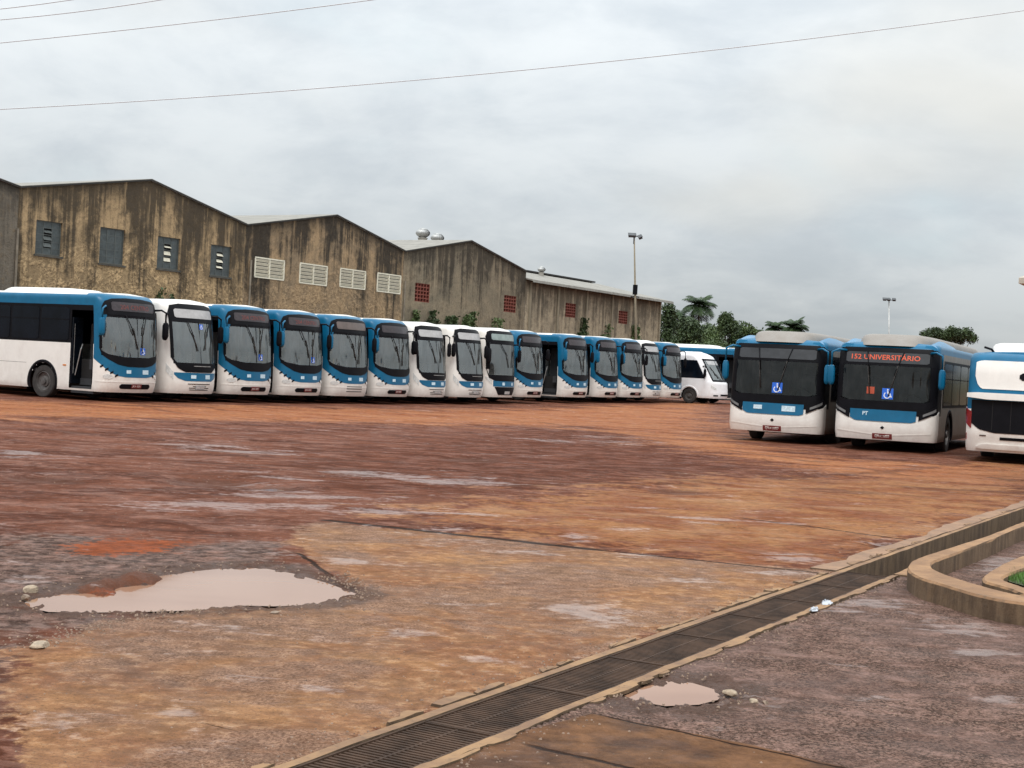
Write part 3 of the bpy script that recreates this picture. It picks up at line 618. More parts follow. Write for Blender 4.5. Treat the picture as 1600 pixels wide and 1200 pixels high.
# ---------------------------------------------------------------- bus shells
class Shell:
    def __init__(s, W=1.15, L=11.5, H=3.25, r=.29, bow=.15, rr=.17, rake=((0, 0),), rfade=1.4, z0=.3, rearr=.25):
        s.W, s.L, s.H, s.rr, s.rake, s.rf, s.z0 = W, L, H, rr, rake, rfade, z0
        P = [(x, bow*(x/(W-r))**2) for x in np.linspace(0, W-r, 12)]
        sl_ = 2*bow/(W-r); a0 = math.atan(sl_)
        # corner arc blended from tangent a0 to 90 degrees
        x, y = P[-1]; n = 14; arc = []
        for k in range(1, n+1):
            a = a0+(math.pi/2-a0)*(k-.5)/n; st = 1.0/n; arc.append((math.cos(a)*st, math.sin(a)*st))
        sx = sum(a for a, _ in arc); kx = r/sx
        for a, b in arc: x += a*kx; y += b*kx; P.append((x, y))
        s.yc = y
        for yy in np.linspace(y, L-rearr, 90)[1:]: P.append((W, yy))
        for k in range(1, 9): a = math.pi/2*k/8; P.append((W-rearr*(1-math.cos(a)), L-rearr+rearr*math.sin(a)))
        for xx in np.linspace(W-rearr, 0, 6)[1:]: P.append((xx, L))
        P = np.array(P); d = np.hypot(*(P[1:]-P[:-1]).T); s.S = np.concatenate([[0], np.cumsum(d)]); s.P = P
        T = np.gradient(P, s.S, axis=0); T /= np.linalg.norm(T, axis=1)[:, None]; s.N = np.stack([T[:, 1], -T[:, 0]], 1)
        s.N[0] = (0, -1); s.N[-1] = (0, 1)
        s.smax = s.S[-1]
        i = len(P)-14-0; s.s_c = np.interp(s.yc, P[11:100, 1], s.S[11:100])
    def sY(s, y): return s.s_c + (y - s.yc)
    def pt(s, sv, z, off=0):
        a = abs(sv); X = np.interp(a, s.S, s.P[:, 0]); Yv = np.interp(a, s.S, s.P[:, 1]); nx = np.interp(a, s.S, s.N[:, 0]); ny = np.interp(a, s.S, s.N[:, 1])
        e = (z-(s.H-s.rr))/s.rr; ins = s.rr*(1-math.sqrt(max(0, 1-min(1, e)**2))) if e > 0 else 0
        if z < s.z0+.1: ins += .25*(s.z0+.1-z)
        X += (off-ins)*nx; Yv += (off-ins)*ny
        rk = np.interp(z, [q_[0] for q_ in s.rake], [q_[1] for q_ in s.rake]); t = min(1, max(0, Yv/s.rf)); Yv += rk*(1-t*t*(3-2*t))
        X *= 1-.0  # sides stay plumb
        return Vector(((1 if sv >= 0 else -1)*X, Yv, z))
    def rows(s, extra=()):
        zz = list(np.arange(s.z0, s.H-s.rr, .085)) + [s.H-s.rr+s.rr*math.sin(math.pi/2*k/7) for k in range(0, 8)] + list(extra)
        zz = sorted(zz); out = [zz[0]]
        for z in zz[1:]:
            if z-out[-1] > .012: out.append(z)
            elif z in extra: out[-1] = z
        out[-1] = s.H; return out
    def cols(s, extra=()):
        cc = list(np.arange(0, s.s_c+.1, .06)) + list(np.arange(s.s_c+.1, s.smax, .085)) + [s.smax] + list(extra)
        cc = sorted(set(cc)); out = [cc[0]]
        for c in cc[1:]:
            if c-out[-1] > .012: out.append(c)
            elif c in extra: out[-1] = c
        out[-1] = s.smax; return [-c for c in out[::-1][:-1]] + out
    def body(s, mats, fn, holes, root, wheels, extra_z=(), extra_s=(), camber=.05, name='body'):
        zz = s.rows(extra_z); ss = s.cols(extra_s); mb = MB(); nz, ns = len(zz), len(ss)
        vs = [s.pt(a, z) for z in zz for a in ss]; fs = []; ms = []
        for i in range(nz-1):
            zc = (zz[i]+zz[i+1])/2
            for j in range(ns-1):
                sc = (ss[j]+ss[j+1])/2
                if any(h[0] < sc < h[1] and h[2] < zc < h[3] for h in holes): continue
                if any(math.hypot(abs(sc)-s.sY(wy), zc-wz) < wr for wy, wz, wr in wheels): continue
                fs.append((i*ns+j, i*ns+j+1, (i+1)*ns+j+1, (i+1)*ns+j)); ms.append(fn(sc, zc))
        mb.v = [tuple(p) for p in vs]; mb.f = fs; mb.m = ms
        # roof: strips across with camber
        top = (nz-1)*ns; c0 = ns//2; nb = 8
        base = len(mb.v); half = ns-1-c0
        for k in range(half+1):
            a = Vector(mb.v[top+c0-k]); b = Vector(mb.v[top+c0+k])
            for q_ in range(nb+1):
                t = q_/nb; p = a.lerp(b, t); p.z += camber*(1-(2*t-1)**2)*min(1, k/10, (half-k)/6+.0); mb.v.append(tuple(p))
        for k in range(half):
            for q_ in range(nb):
                i0 = base+k*(nb+1)+q_; mb.f.append((i0, i0+1, i0+nb+2, i0+nb+1)); mb.m.append(fn(s.S[-1]*k/half, s.H+.1))
        return mb.build(name, mats, root, smooth='auto')
def curve(c):
    if isinstance(c, (int, float)): return lambda x: c
    xs = [a for a, _ in c]; ys = [b for _, b in c]; return lambda x: float(np.interp(x, xs, ys))
def patch(sh, mb, s0, s1, lo, hi, off=.006, th=.02, n=None, m_=None, mi=0):
    lo, hi = curve(lo), curve(hi); n = n or max(2, int(abs(s1-s0)/.06)); m_ = m_ or max(2, min(18, int(abs(hi((s0+s1)/2)-lo((s0+s1)/2))/.1)))
    g_ = []
    for i in range(n+1):
        a = s0+(s1-s0)*i/n; l, h = lo(a), hi(a)
        g_.append([sh.pt(a, l+(h-l)*j/m_, off) for j in range(m_+1)])
    vs = [p for r_ in g_ for p in r_]; M1 = m_+1
    fs = [(i*M1+j, (i+1)*M1+j, (i+1)*M1+j+1, i*M1+j+1) for i in range(n) for j in range(m_)]
    # skirt
    per = [(i, 0) for i in range(n)] + [(n, j) for j in range(m_)] + [(i, m_) for i in range(n, 0, -1)] + [(0, j) for j in range(m_, 0, -1)]
    base = len(vs)
    for i, j in per:
        a = s0+(s1-s0)*i/n; l, h = lo(a), hi(a); vs.append(sh.pt(a, l+(h-l)*j/m_, off-th))
    N_ = len(per)
    for k in range(N_):
        i, j = per[k]; i2, j2 = per[(k+1) % N_]; fs.append((i*M1+j, base+k, base+(k+1) % N_, i2*M1+j2))
    mb.add(vs, fs, mi); return mb
def P1(sh, name, mat, root, *a, **k): return patch(sh, MB(), *a, **k).build(name, mat, root, smooth='auto')
def rrect(s0, s1, z0, z1, r=.06):     # rounded rectangle curves
    k = [0, .3, .7, 1]; xs = [s0+r*(1-math.cos(a*math.pi/2)) for a in k]; dz = [r*(1-math.sin(a*math.pi/2)) for a in k]
    lo = [(x, z0+d) for x, d in zip(xs, dz)] + [(s0+s1-x, z0+d) for x, d in list(zip(xs, dz))[::-1]]
    return (s0, s1, lo, [(x, z1-(z-z0)) for x, z in lo])
def tubes(sh, name, mat, root, pts, r, off=.05, n=6):
    return MB().tube([sh.pt(a, z, o_) if len(p) == 3 else sh.pt(p[0], p[1], off) for p in pts for a, z, o_ in [(p[0], p[1], p[2] if len(p) == 3 else off)]], r, n).build(name, mat, root, smooth=True)
def wheelchair(sh, root, s, z, w_=.22, off=.016, name='access_sticker'):
    st = P1(sh, name, M_['sign'], root, s-w_/2, s+w_/2, z-w_/2, z+w_/2, off=off, th=.004)
    mb = MB(); q = w_/10
    def stroke(pts, wd):
        for (a, b), (c2, d2) in zip(pts, pts[1:]):
            dx, dz = c2-a, d2-b; L = math.hypot(dx, dz); nx, nz = -dz/L*wd/2, dx/L*wd/2
            qd = [(a+nx, b+nz), (a-nx, b-nz), (c2-nx, d2-nz), (c2+nx, d2+nz)]
            vs = [sh.pt(s+x*q, z+y*q, off+.006) for x, y in qd] + [sh.pt(s+x*q, z+y*q, off) for x, y in qd]
            mb.add(vs, [(0, 1, 2, 3), (0, 4, 5, 1), (1, 5, 6, 2), (2, 6, 7, 3), (3, 7, 4, 0)])
    stroke([(-.6, 3.6), (.6, 3.6)], 1.3); stroke([(0, 2.6), (.1, .2), (2.1, .2), (3.2, -3)], 1); stroke([(3, -3), (4, -2.6)], .9)
    arc = [(-.4+2.7*math.cos(a), -1.4+2.7*math.sin(a)) for a in np.linspace(2.2, 6.0, 10)]; stroke(arc, .9)
    stroke([(.1, 1.4), (2, 1.4)], .8); mb.build('wheelchair_symbol', M_['signw'], st)
def textmesh(sh, name, txt, mat, root, s, z, size, off, wide=1.0, bold=0):
    cu_ = bpy.data.curves.new('t', 'FONT'); cu_.body = txt; cu_.size = size; cu_.align_x = 'CENTER'; cu_.align_y = 'CENTER'; cu_.offset = bold; cu_.extrude = .0015; cu_.resolution_u = 2
    to = bpy.data.objects.new('t', cu_); col.objects.link(to); dg = bpy.context.evaluated_depsgraph_get(); me = bpy.data.meshes.new_from_object(to.evaluated_get(dg))
    bpy.data.objects.remove(to)
    for v in me.vertices: v.co = sh.pt(s+v.co.x*wide, z+v.co.y, off+v.co.z)
    me.name = name; me.materials.clear(); me.materials.append(mat); o = bpy.data.objects.new(name, me); col.objects.link(o); o.parent = root; return o
WHEELS = {}
def wheel(root, x, y, rad=.5, out=1, wdt=.28):
    key = (rad, out)
    if key not in WHEELS:
        a = MB(); h = wdt/2; pr = [(rad*.60, -h*.8), (rad*.66, -h), (rad*.93, -h), (rad, -h*.75), (rad, h*.75), (rad*.93, h), (rad*.66, h), (rad*.60, h*.8)]
        a.lathe([(r_, q_*out) for r_, q_ in pr], 32, 'X')
        b = MB(); b.lathe([(rad*.64, h*.8*out), (rad*.58, h*.9*out), (rad*.55, h*.45*out), (rad*.36, h*.3*out), (rad*.33, h*.55*out), (rad*.2, h*.6*out), (rad*.18, h*1.0*out), (.001, h*1.05*out)], 28, 'X')
        for k in range(10):
            an = k*math.pi/5; b.box(h*.25*out-.02, h*.25*out+.03, rad*.45*math.cos(an)-.018, rad*.45*math.cos(an)+.018, rad*.45*math.sin(an)-.018, rad*.45*math.sin(an)+.018)
        WHEELS[key] = (a, b)
    a, b = WHEELS[key]; t_ = a.build('wheel', M_['rubber'], root, smooth='auto'); t_.location = (x, y, rad); r_ = b.build('rim', M_['rim'], t_, smooth='auto'); return t_
def arch(sh, root, wy, wz, wr, sg, mat):
    mb = MB(); n = 22; vs = []; fs = []; s_ = sh.sY(wy)
    for k in range(n+1):
        a = math.pi*(k/n)*1.24-.12*math.pi; 
        for rr_, off in ((wr-.06, -.02), (wr-.04, .014), (wr+.045, .012), (wr+.055, -.01)):
            z = max(sh.z0-.0, wz+rr_*math.sin(a)); vs.append(sh.pt(sg*(s_+rr_*math.cos(a)), z, off))
    for k in range(n):
        for j in range(3): fs.append((k*4+j, k*4+j+1, (k+1)*4+j+1, (k+1)*4+j))
    mb.add(vs, fs); return mb.build('wheel_arch', mat, root, smooth=True)
def cabin(sh, root, fl=.9, ceil=2.95, door=None, deep=4.2, wall='grey', dash=1.25, dx=-.0):
    W = sh.W-.07; mb = MB()
    y0 = .75
    mb.box(-W, W, deep, deep+.05, .4, ceil)                     # rear of cabin
    mb.box(-W, W, 1.0, deep-.002, ceil-.05, ceil); mb.box(-W, W, 1.9, deep-.002, fl-.1, fl)
    mb.build('cabin_liner', M_['dark'], root)
    d = MB(); d.box(-.95, .95, .45+bowadj(sh), 1.05, dash-.3, dash); d.box(.15, .85, .95, 1.2, dash-.02, dash+.1); d.build('dashboard', M_['dark'], root)
    p = MB(); p.box(.02, 1.1, 2.05, 2.1, fl, 2.35); p.box(-1.1, -.25, 2.5, 2.54, fl, 1.9); p.build('partition', M_['grey'], root)
    st = MB(); st.box(.3, .78, 1.45, 1.9, dash-.05, dash+.08); st.box(.3, .78, 1.84, 1.98, dash+.08, dash+.75); st.box(.4, .68, 1.85, 1.97, dash+.78, dash+.98)
    st.build('driver_seat', M_['cream'], root)
    sw = MB(); cx, cz = .54, dash+.16
    ring = [Vector((cx+.23*math.cos(a), 1.12-.12*math.sin(a), cz+.20*math.sin(a))) for a in np.linspace(0, 2*math.pi, 25)]
    sw.tube(ring, .017, 6, cap=False); sw.tube([(cx-.2, 1.12, cz), (cx+.2, 1.12, cz)], .015, 5); sw.tube([(cx, 1.12, cz), (cx, .95, cz-.2)], .02, 5); sw.build('steering_wheel', M_['rubber'], root)
def bowadj(sh): return 0.0
def steps(sh, root, y0, y1, sg=-1):
    mb = MB(); W = sh.W
    for k, (d_, z) in enumerate(((.08, .42), (.38, .66), (.68, .9))):
        mb.box(*sorted((sg*(W-d_), sg*(W-d_-.32))), y0+.02, y1-.02, z-.2, z)
    mb.box(*sorted((sg*(W-1.0), sg*(W-1.04))), y0, y1, .9, 2.6); mb.build('door_steps', M_['dark'], root)
    h = MB(); h.tube([(sg*(W-.12), y1-.12, .75), (sg*(W-.14), y1-.3, 1.55), (sg*(W-.2), y1-.3, 1.7)], .016, 6); h.tube([(sg*(W-.08), y1-.06, .8), (sg*(W-.08), y1-.06, 2.3)], .016, 6)
    h.build('handrail', M_['silver'], root)
    e = MB()
    for yy in (y0+.01, y1-.07): e.box(*sorted((sg*(W-.02), sg*(W-.4))), yy, yy+.06, .5, 2.5)
    e.build('door_leaf', M_['sideglass'], root)
def sides(sh, root, y0, y1, z0, z1, n, sg, band=True, slat=True):
    if band: P1(sh, 'window_band', M_['black'], root, *sorted((sg*sh.sY(y0), sg*sh.sY(y1))), z0, z1, off=.005, n=60)
    wd = (y1-y0)/n
    for k in range(n):
        a, b = y0+wd*k+.05, y0+wd*(k+1)-.05
        o = P1(sh, 'side_window', M_['sideglass'], root, *rrect(*sorted((sg*sh.sY(a), sg*sh.sY(b))), z0+.07, z1-.07, .05), off=.012, th=.01, n=14)
        if slat:
            mb = MB(); zc = z0+(z1-z0)*.62; mb.box(*sorted((sg*(sh.W+.010), sg*(sh.W+.022))), a+.03, b-.03, zc-.012, zc+.012); mb.build('slider_rail', M_['black'], o)
def mirror(sh, root, sg, mat, z0=1.95, z1=2.45, drop='top', reach=.22, zs=2.75, shell=None, wdt=.2, yo=.0):
    a = sh.pt(sg*(sh.s_c-.38), zs, .0); c = Vector((sg*(sh.W+reach), a.y-.22+yo, zs-.06)); b = Vector((c.x, c.y, z1-.02))
    m1 = MB(); m1.tube([a, a.lerp(c, .5)+Vector((0, -.06, .05)), c, b], [.035, .03, .03, .028], 8); arm = m1.build('mirror_arm', mat, root, smooth=True)
    m2 = MB(); hw = wdt/2; prof = [(.0, z0), (.75, z0+.03), (1, z0+.1), (1, z1-.1), (.75, z1-.02), (.0, z1)]
    vs = []
    for f, z in prof:
        for x, yv in ((-1, .35), (-.8, -.6), (0, -1), (.8, -.6), (1, .35), (.7, .6), (-.7, .6)): vs.append((c.x+x*hw*max(f, .35), c.y+yv*.09*max(f, .4), z))
    fs = [(i*7+k, i*7+(k+1) % 7, (i+1)*7+(k+1) % 7, (i+1)*7+k) for i in range(5) for k in range(7)] + [tuple(range(7)), tuple(35+k for k in range(7))]
    m2.add(vs, fs); m2.build('mirror_housing', mat, arm, smooth='auto')
def wipers(sh, root, arms, mat=None):
    for pts in arms:
        arm = tubes(sh, 'wiper', M_['black'], root, pts[:2], [.016, .011], off=.05); tubes(sh, 'blade', M_['rubber'], arm, pts[2:], .016, off=.035)
def plate(sh, root, s, z, off, txt, w_=.4, h_=.13, mat='plate'):
    p = P1(sh, 'number_plate', M_[mat], root, s-w_/2, s+w_/2, z-h_/2, z+h_/2, off=off, th=.01)
    textmesh(sh, 'plate_lettering', txt, M_['platetxt'], p, s, z-.005, .085, off+.003)
def sticker(sh, root, s, z, w_, h_, off=.014): return P1(sh, 'fleet_sticker', M_['paper'], root, s-w_/2, s+w_/2, z-h_/2, z+h_/2, off=off, th=.006)
def pod(root, x, y0, y1, z0, z1, mat, name='roof_unit', r=.18, skew=.35, front=.3):
    mb = MB(); nA = 32; rings = []
    for t, sc_, z in ((0, 1.0, z0), (.35, 1.0, z0+(z1-z0)*.45), (.6, .985, z0+(z1-z0)*.72), (.82, .95, z0+(z1-z0)*.9), (1, .86, z1), (1, .5, z1+.015)):
        ring = []
        for k in range(nA):
            a = 2*math.pi*k/nA; e = 2/5.; cx = abs(math.cos(a))**e*(1 if math.cos(a) >= 0 else -1); sx = abs(math.sin(a))**e*(1 if math.sin(a) >= 0 else -1)
            yy = (y0+y1)/2+sx*(y1-y0)/2; shrink = (1-sc_)*x
            px_ = cx*(x-shrink*1.2); py_ = yy - (1 if sx > 0 else -1)*abs(sx)*((z-z0)/(z1-z0))*(skew if sx > 0 else front) - sx*shrink
            ring.append((px_, py_, z))
        rings.append(ring)
    vs = [p for r_ in rings for p in r_]; fs = [(i*nA+k, i*nA+(k+1) % nA, (i+1)*nA+(k+1) % nA, (i+1)*nA+k) for i in range(len(rings)-1) for k in range(nA)]
    fs.append(tuple((len(rings)-1)*nA+k for k in range(nA))); mb.add(vs, fs); return mb.build(name, mat, root, smooth='auto')
def chassis(sh, root): MB().box(-sh.W+.42, sh.W-.42, .7, sh.L-.4, .28, 1.25).build('chassis', M_['chassis'], root)
def wheelset(sh, root, ys, rad=.5, archmat=None):
    for y in ys:
        for sg in (-1, 1):
            wheel(root, sg*(sh.W-.17), y, rad, sg); arch(sh, root, y, rad, rad+.12, sg, archmat or M_['black'])

RAKE = ((.3, .07), (.55, .01), (.8, 0), (1.2, .02), (1.9, .07), (2.6, .16), (3.0, .26), (3.25, .42))
def bus_A(display='led', access=True, numbers=True, text=None, grille=True, door=True, slots=False):
    sh = Shell(rake=RAKE); root = empty('city_bus'); W = sh.W
    sc = sh.s_c; dY0, dY1 = sh.yc+.12, sh.yc+1.12
    WS = (-1.22, 1.22, 1.36, 2.58); holes = [WS]
    if door: holes.append((-sh.sY(dY1), -sh.sY(dY0), .36, 2.72))
    wh = [(2.85, .5, .60), (8.9, .5, .60)]
    def fn(s, z):
        a = abs(s)
        if z > 3.20: return 0 if a > sc+.5 or z > 3.3 else 1
        if z > 2.88: return 1
        if a > sc+.1 and z > 1.72: return 2
        if a < sc+.1 and z > 1.34: return 1
        return 0
    sh.body([M_['white'], M_['blue'], M_['black']], fn, holes, root, wh, (1.36, 2.58, 1.34, .36, 2.72, 2.88, 3.2, 1.72), (1.22, sh.sY(dY0), sh.sY(dY1), sc+.1))
    chassis(sh, root); cabin(sh, root); wheelset(sh, root, (2.85, 8.9))
    if door: steps(sh, root, dY0, dY1)
    else: P1(sh, 'door', M_['sideglass'], root, -sh.sY(dY1), -sh.sY(dY0), .36, 2.72, off=.01)
    sides(sh, root, dY1+.05, 11., 1.72, 2.86, 7, -1, band=False); sides(sh, root, 1.1, 11., 1.72, 2.86, 7, 1, band=False)
    lo = [(-sc-.1, 1.30), (-1.25, 1.14), (-1.0, .93), (-.72, .80), (-.4, .76), (.4, .76), (.72, .80), (1.0, .93), (1.25, 1.14), (sc+.1, 1.30)]
    glo = [(-1.28, 1.62), (-1.2, 1.42), (-1.0, 1.28), (-.7, 1.14), (-.35, 1.08), (.35, 1.08), (.7, 1.14), (1.0, 1.28), (1.2, 1.42), (1.28, 1.62)]
    P1(sh, 'front_panel', M_['blue'], root, -sc-.1, sc+.1, lo, 1.40, off=.006)
    band = MB(); patch(sh, band, -1.28, 1.28, glo, [(-1.28, 1.70), (-1.2, 1.54), (-1, 1.44), (-.5, 1.37), (.5, 1.37), (1, 1.44), (1.2, 1.54), (1.28, 1.7)], off=.016)
    for sg in (-1, 1):
        patch(sh, band, *sorted((sg*1.19, sg*1.28)), 1.6, 2.2, off=.014, n=3)
        P1(sh, 'pillar', M_['blue'], root, *sorted((sg*1.02, sg*1.31)), [(-1.31, 1.95), (-1.2, 2.1), (-1.09, 2.4), (-1.02, 2.60), (1.02, 2.60), (1.09, 2.4), (1.2, 2.1), (1.31, 1.95)], 2.66, off=.020, n=10)
    patch(sh, band, -1.2, 1.2, 2.55, 2.66, off=.015); band.build('windscreen_frame', M_['black'], root, smooth='auto')
    P1(sh, 'windscreen', M_['glass'], root, -1.23, 1.23, [(-1.23, 1.54), (-1, 1.36), (1, 1.36), (1.23, 1.54)], 2.6, off=.007, th=.008)
    MB().tube([sh.pt(0.02, 1.36, .013), sh.pt(.02, 2.6, .013)], .012, 5).build('windscreen_divider', M_['black'], root)
    P1(sh, 'destination_housing', M_['black'], root, -1.16, 1.16, 2.62, [(-1.16, 2.84), (-1.06, 3.02), (-.8, 3.11), (-.3, 3.15), (.3, 3.15), (.8, 3.11), (1.06, 3.02), (1.16, 2.84)], off=.03, th=.05)
    d = P1(sh, 'destination_display', M_[display], root, *rrect(-.86, .86, 2.75, 3.02, .04), off=.04, th=.012)
    if text: textmesh(sh, 'display_lettering', text, M_['dimletters'], d, 0, 2.865, .2, .043)
    wipers(sh, root, [[(-.42, 2.62), (-.12, 2.05), (-.16, 2.25), (-.02, 1.62)], [(.38, 2.62), (.2, 2.05), (.24, 2.3), (.16, 1.5)]])
    for k in range(4):
        s_ = -1.25+k*.15; z_ = 1.08-k*.09
        for sg in (1, -1): P1(sh, 'warning_stripe', M_['black'], root, *sorted((sg*s_, sg*(s_+.10))), *( [[(min(sg*s_, sg*(s_+.1)), z_-.06+(0 if sg > 0 else .05)), (max(sg*s_, sg*(s_+.1)), z_-.06+(.05 if sg > 0 else 0))], [(min(sg*s_, sg*(s_+.1)), z_+.00+(0 if sg > 0 else .05)), (max(sg*s_, sg*(s_+.1)), z_+.00+(.05 if sg > 0 else 0))]] ), off=.011, th=.008, n=2, m_=2)
    for sg in (-1, 1):
        hl = P1(sh, 'headlight', M_['head'], root, *rrect(*sorted((sg*.86, sg*1.16)), .70, .84, .05), off=.012, th=.01)
    if numbers:
        sticker(sh, root, -.33, .93, .16, .10, .012); sticker(sh, root, .36, .93, .27, .13, .012)
    if grille:
        P1(sh, 'bumper_grille', M_['black'], root, *rrect(-.62, .62, .41, .56, .05), off=.010); plate(sh, root, 0, .50, .02, 'JKA 4281')
    if slots:
        for z in (.46, .56, .64): P1(sh, 'air_slot', M_['black'], root, -.45, .45, z, z+.025, off=.008, n=8)
    P1(sh, 'bumper_crease', M_['white'], root, -sc, sc, .60, .635, off=.008, th=.012)
    if access: wheelchair(sh, root, .22, 1.56, .21)
    mirror(sh, root, -1, M_['blue'], 1.98, 2.52, zs=2.85, reach=.16); mirror(sh, root, 1, M_['black'], 1.98, 2.5, zs=2.85, reach=.16)
    for y in (1.9, 3.6, 6.5, 9.5):
        P1(sh, 'side_marker', M_['amber'], root, -sh.sY(y)-.07, -sh.sY(y)+.07, 1.02, 1.06, off=.012, n=2) if abs(y-2.85) > .75 else None
    P1(sh, 'skirt_line', M_['black'], root, -sh.sY(11), -sh.sY(3.6), 1.045, 1.052, off=.003, th=.006, n=20)
    return root, sh
def bus_B(display='lgrey', screen='glassg', blue=True, access=False):
    sh = Shell(rake=((.3, .05), (.6, 0), (1.2, .03), (1.9, .12), (2.6, .25), (3.0, .38), (3.25, .55)), r=.33, bow=.2); root = empty('city_bus'); sc = sh.s_c
    WS = (-1.0, 1.0, 1.24, 2.6); wh = [(2.85, .5, .60), (8.9, .5, .60)]; dY0, dY1 = sh.yc+.15, sh.yc+1.12
    sh.body([M_['white'], M_['black']], lambda s, z: 1 if abs(s) > sc+.12 and 1.62 < z < 2.8 else 0, [WS, (-sh.sY(dY1), -sh.sY(dY0), .36, 2.66)], root, wh, (1.24, 2.6, .36, 2.66, 1.62, 2.8), (1.0, sh.sY(dY0), sh.sY(dY1)))
    chassis(sh, root); cabin(sh, root, dash=1.2); wheelset(sh, root, (2.85, 8.9), archmat=M_['white']); steps(sh, root, dY0, dY1)
    sides(sh, root, dY1+.05, 11., 1.62, 2.78, 7, -1, band=False); sides(sh, root, 1.1, 11., 1.62, 2.78, 7, 1, band=False)
    fr = MB()
    patch(sh, fr, -1.06, 1.06, [(-1.06, 1.42), (-.86, 1.1), (-.6, .98), (.6, .98), (.86, 1.1), (1.06, 1.42)], [(-1.06, 1.52), (-.9, 1.28), (.9, 1.28), (1.06, 1.52)], off=.016)
    for sg in (-1, 1): patch(sh, fr, *sorted((sg*.97, sg*1.08)), 1.42, 2.74, off=.014)
    patch(sh, fr, -1.08, 1.08, 2.56, [(-1.08, 2.86), (-.98, 3.08), (-.6, 3.15), (.6, 3.15), (.98, 3.08), (1.08, 2.86)], off=.016); fr.build('windscreen_frame', M_['black'], root, smooth='auto')
    P1(sh, 'windscreen', M_[screen], root, -1.01, 1.01, [(-1.0, 1.34), (-.85, 1.26), (.85, 1.26), (1.0, 1.34)], 2.62, off=.007, th=.008)
    MB().tube([sh.pt(0.02, 1.26, .013), sh.pt(.02, 2.6, .013)], .012, 5).build('windscreen_divider', M_['black'], root)
    P1(sh, 'destination_display', M_[display], root, *rrect(-.86, .86, 2.70, 2.98, .04), off=.028, th=.012)
    P1(sh, 'wiper_cowl', M_['silver'], root, -.3, .5, 1.17, 1.19, off=.03, n=6)
    wipers(sh, root, [[(-.45, 2.6), (-.25, 2.1), (-.3, 2.25), (-.12, 1.66)], [(.55, 2.6), (.3, 2.1), (.36, 2.3), (.2, 1.7)]])
    if blue:
        P1(sh, 'front_panel', M_['blue'], root, -.98, .98, [(-.98, .9), (-.85, .78), (-.6, .70), (.6, .70), (.85, .78), (.98, .9)], .965, off=.008)
        sticker(sh, root, -.3, .84, .2, .11); sticker(sh, root, .36, .84, .26, .13)
    for sg in (-1, 1):
        P1(sh, 'headlight', M_['head'], root, *sorted((sg*1.0, sg*1.24)), [(-1.24, .98), (-1.0, .74), (1.0, .74), (1.24, .98)], [(-1.24, 1.24), (-1.0, .98), (1.0, .98), (1.24, 1.24)], off=.012, th=.012)
    for z, a in ((.60, .5), (.52, .3), (.47, .45), (.41, .42)): P1(sh, 'air_slot', M_['black'], root, -a, a, z, z+.022, off=.008, n=8)
    plate(sh, root, 0, .50, .018, 'JUB 7350', mat='lgrey')
    mirror(sh, root, -1, M_['black'], 1.95, 2.5, zs=2.8, reach=.12); mirror(sh, root, 1, M_['black'], 1.95, 2.5, zs=2.8, reach=.12)
    if access: wheelchair(sh, root, .12, 2.44, .17)
    P1(sh, 'skirt_line', M_['black'], root, -sh.sY(11), -sh.sY(3.6), 1.045, 1.052, off=.003, th=.006, n=20)
    return root, sh
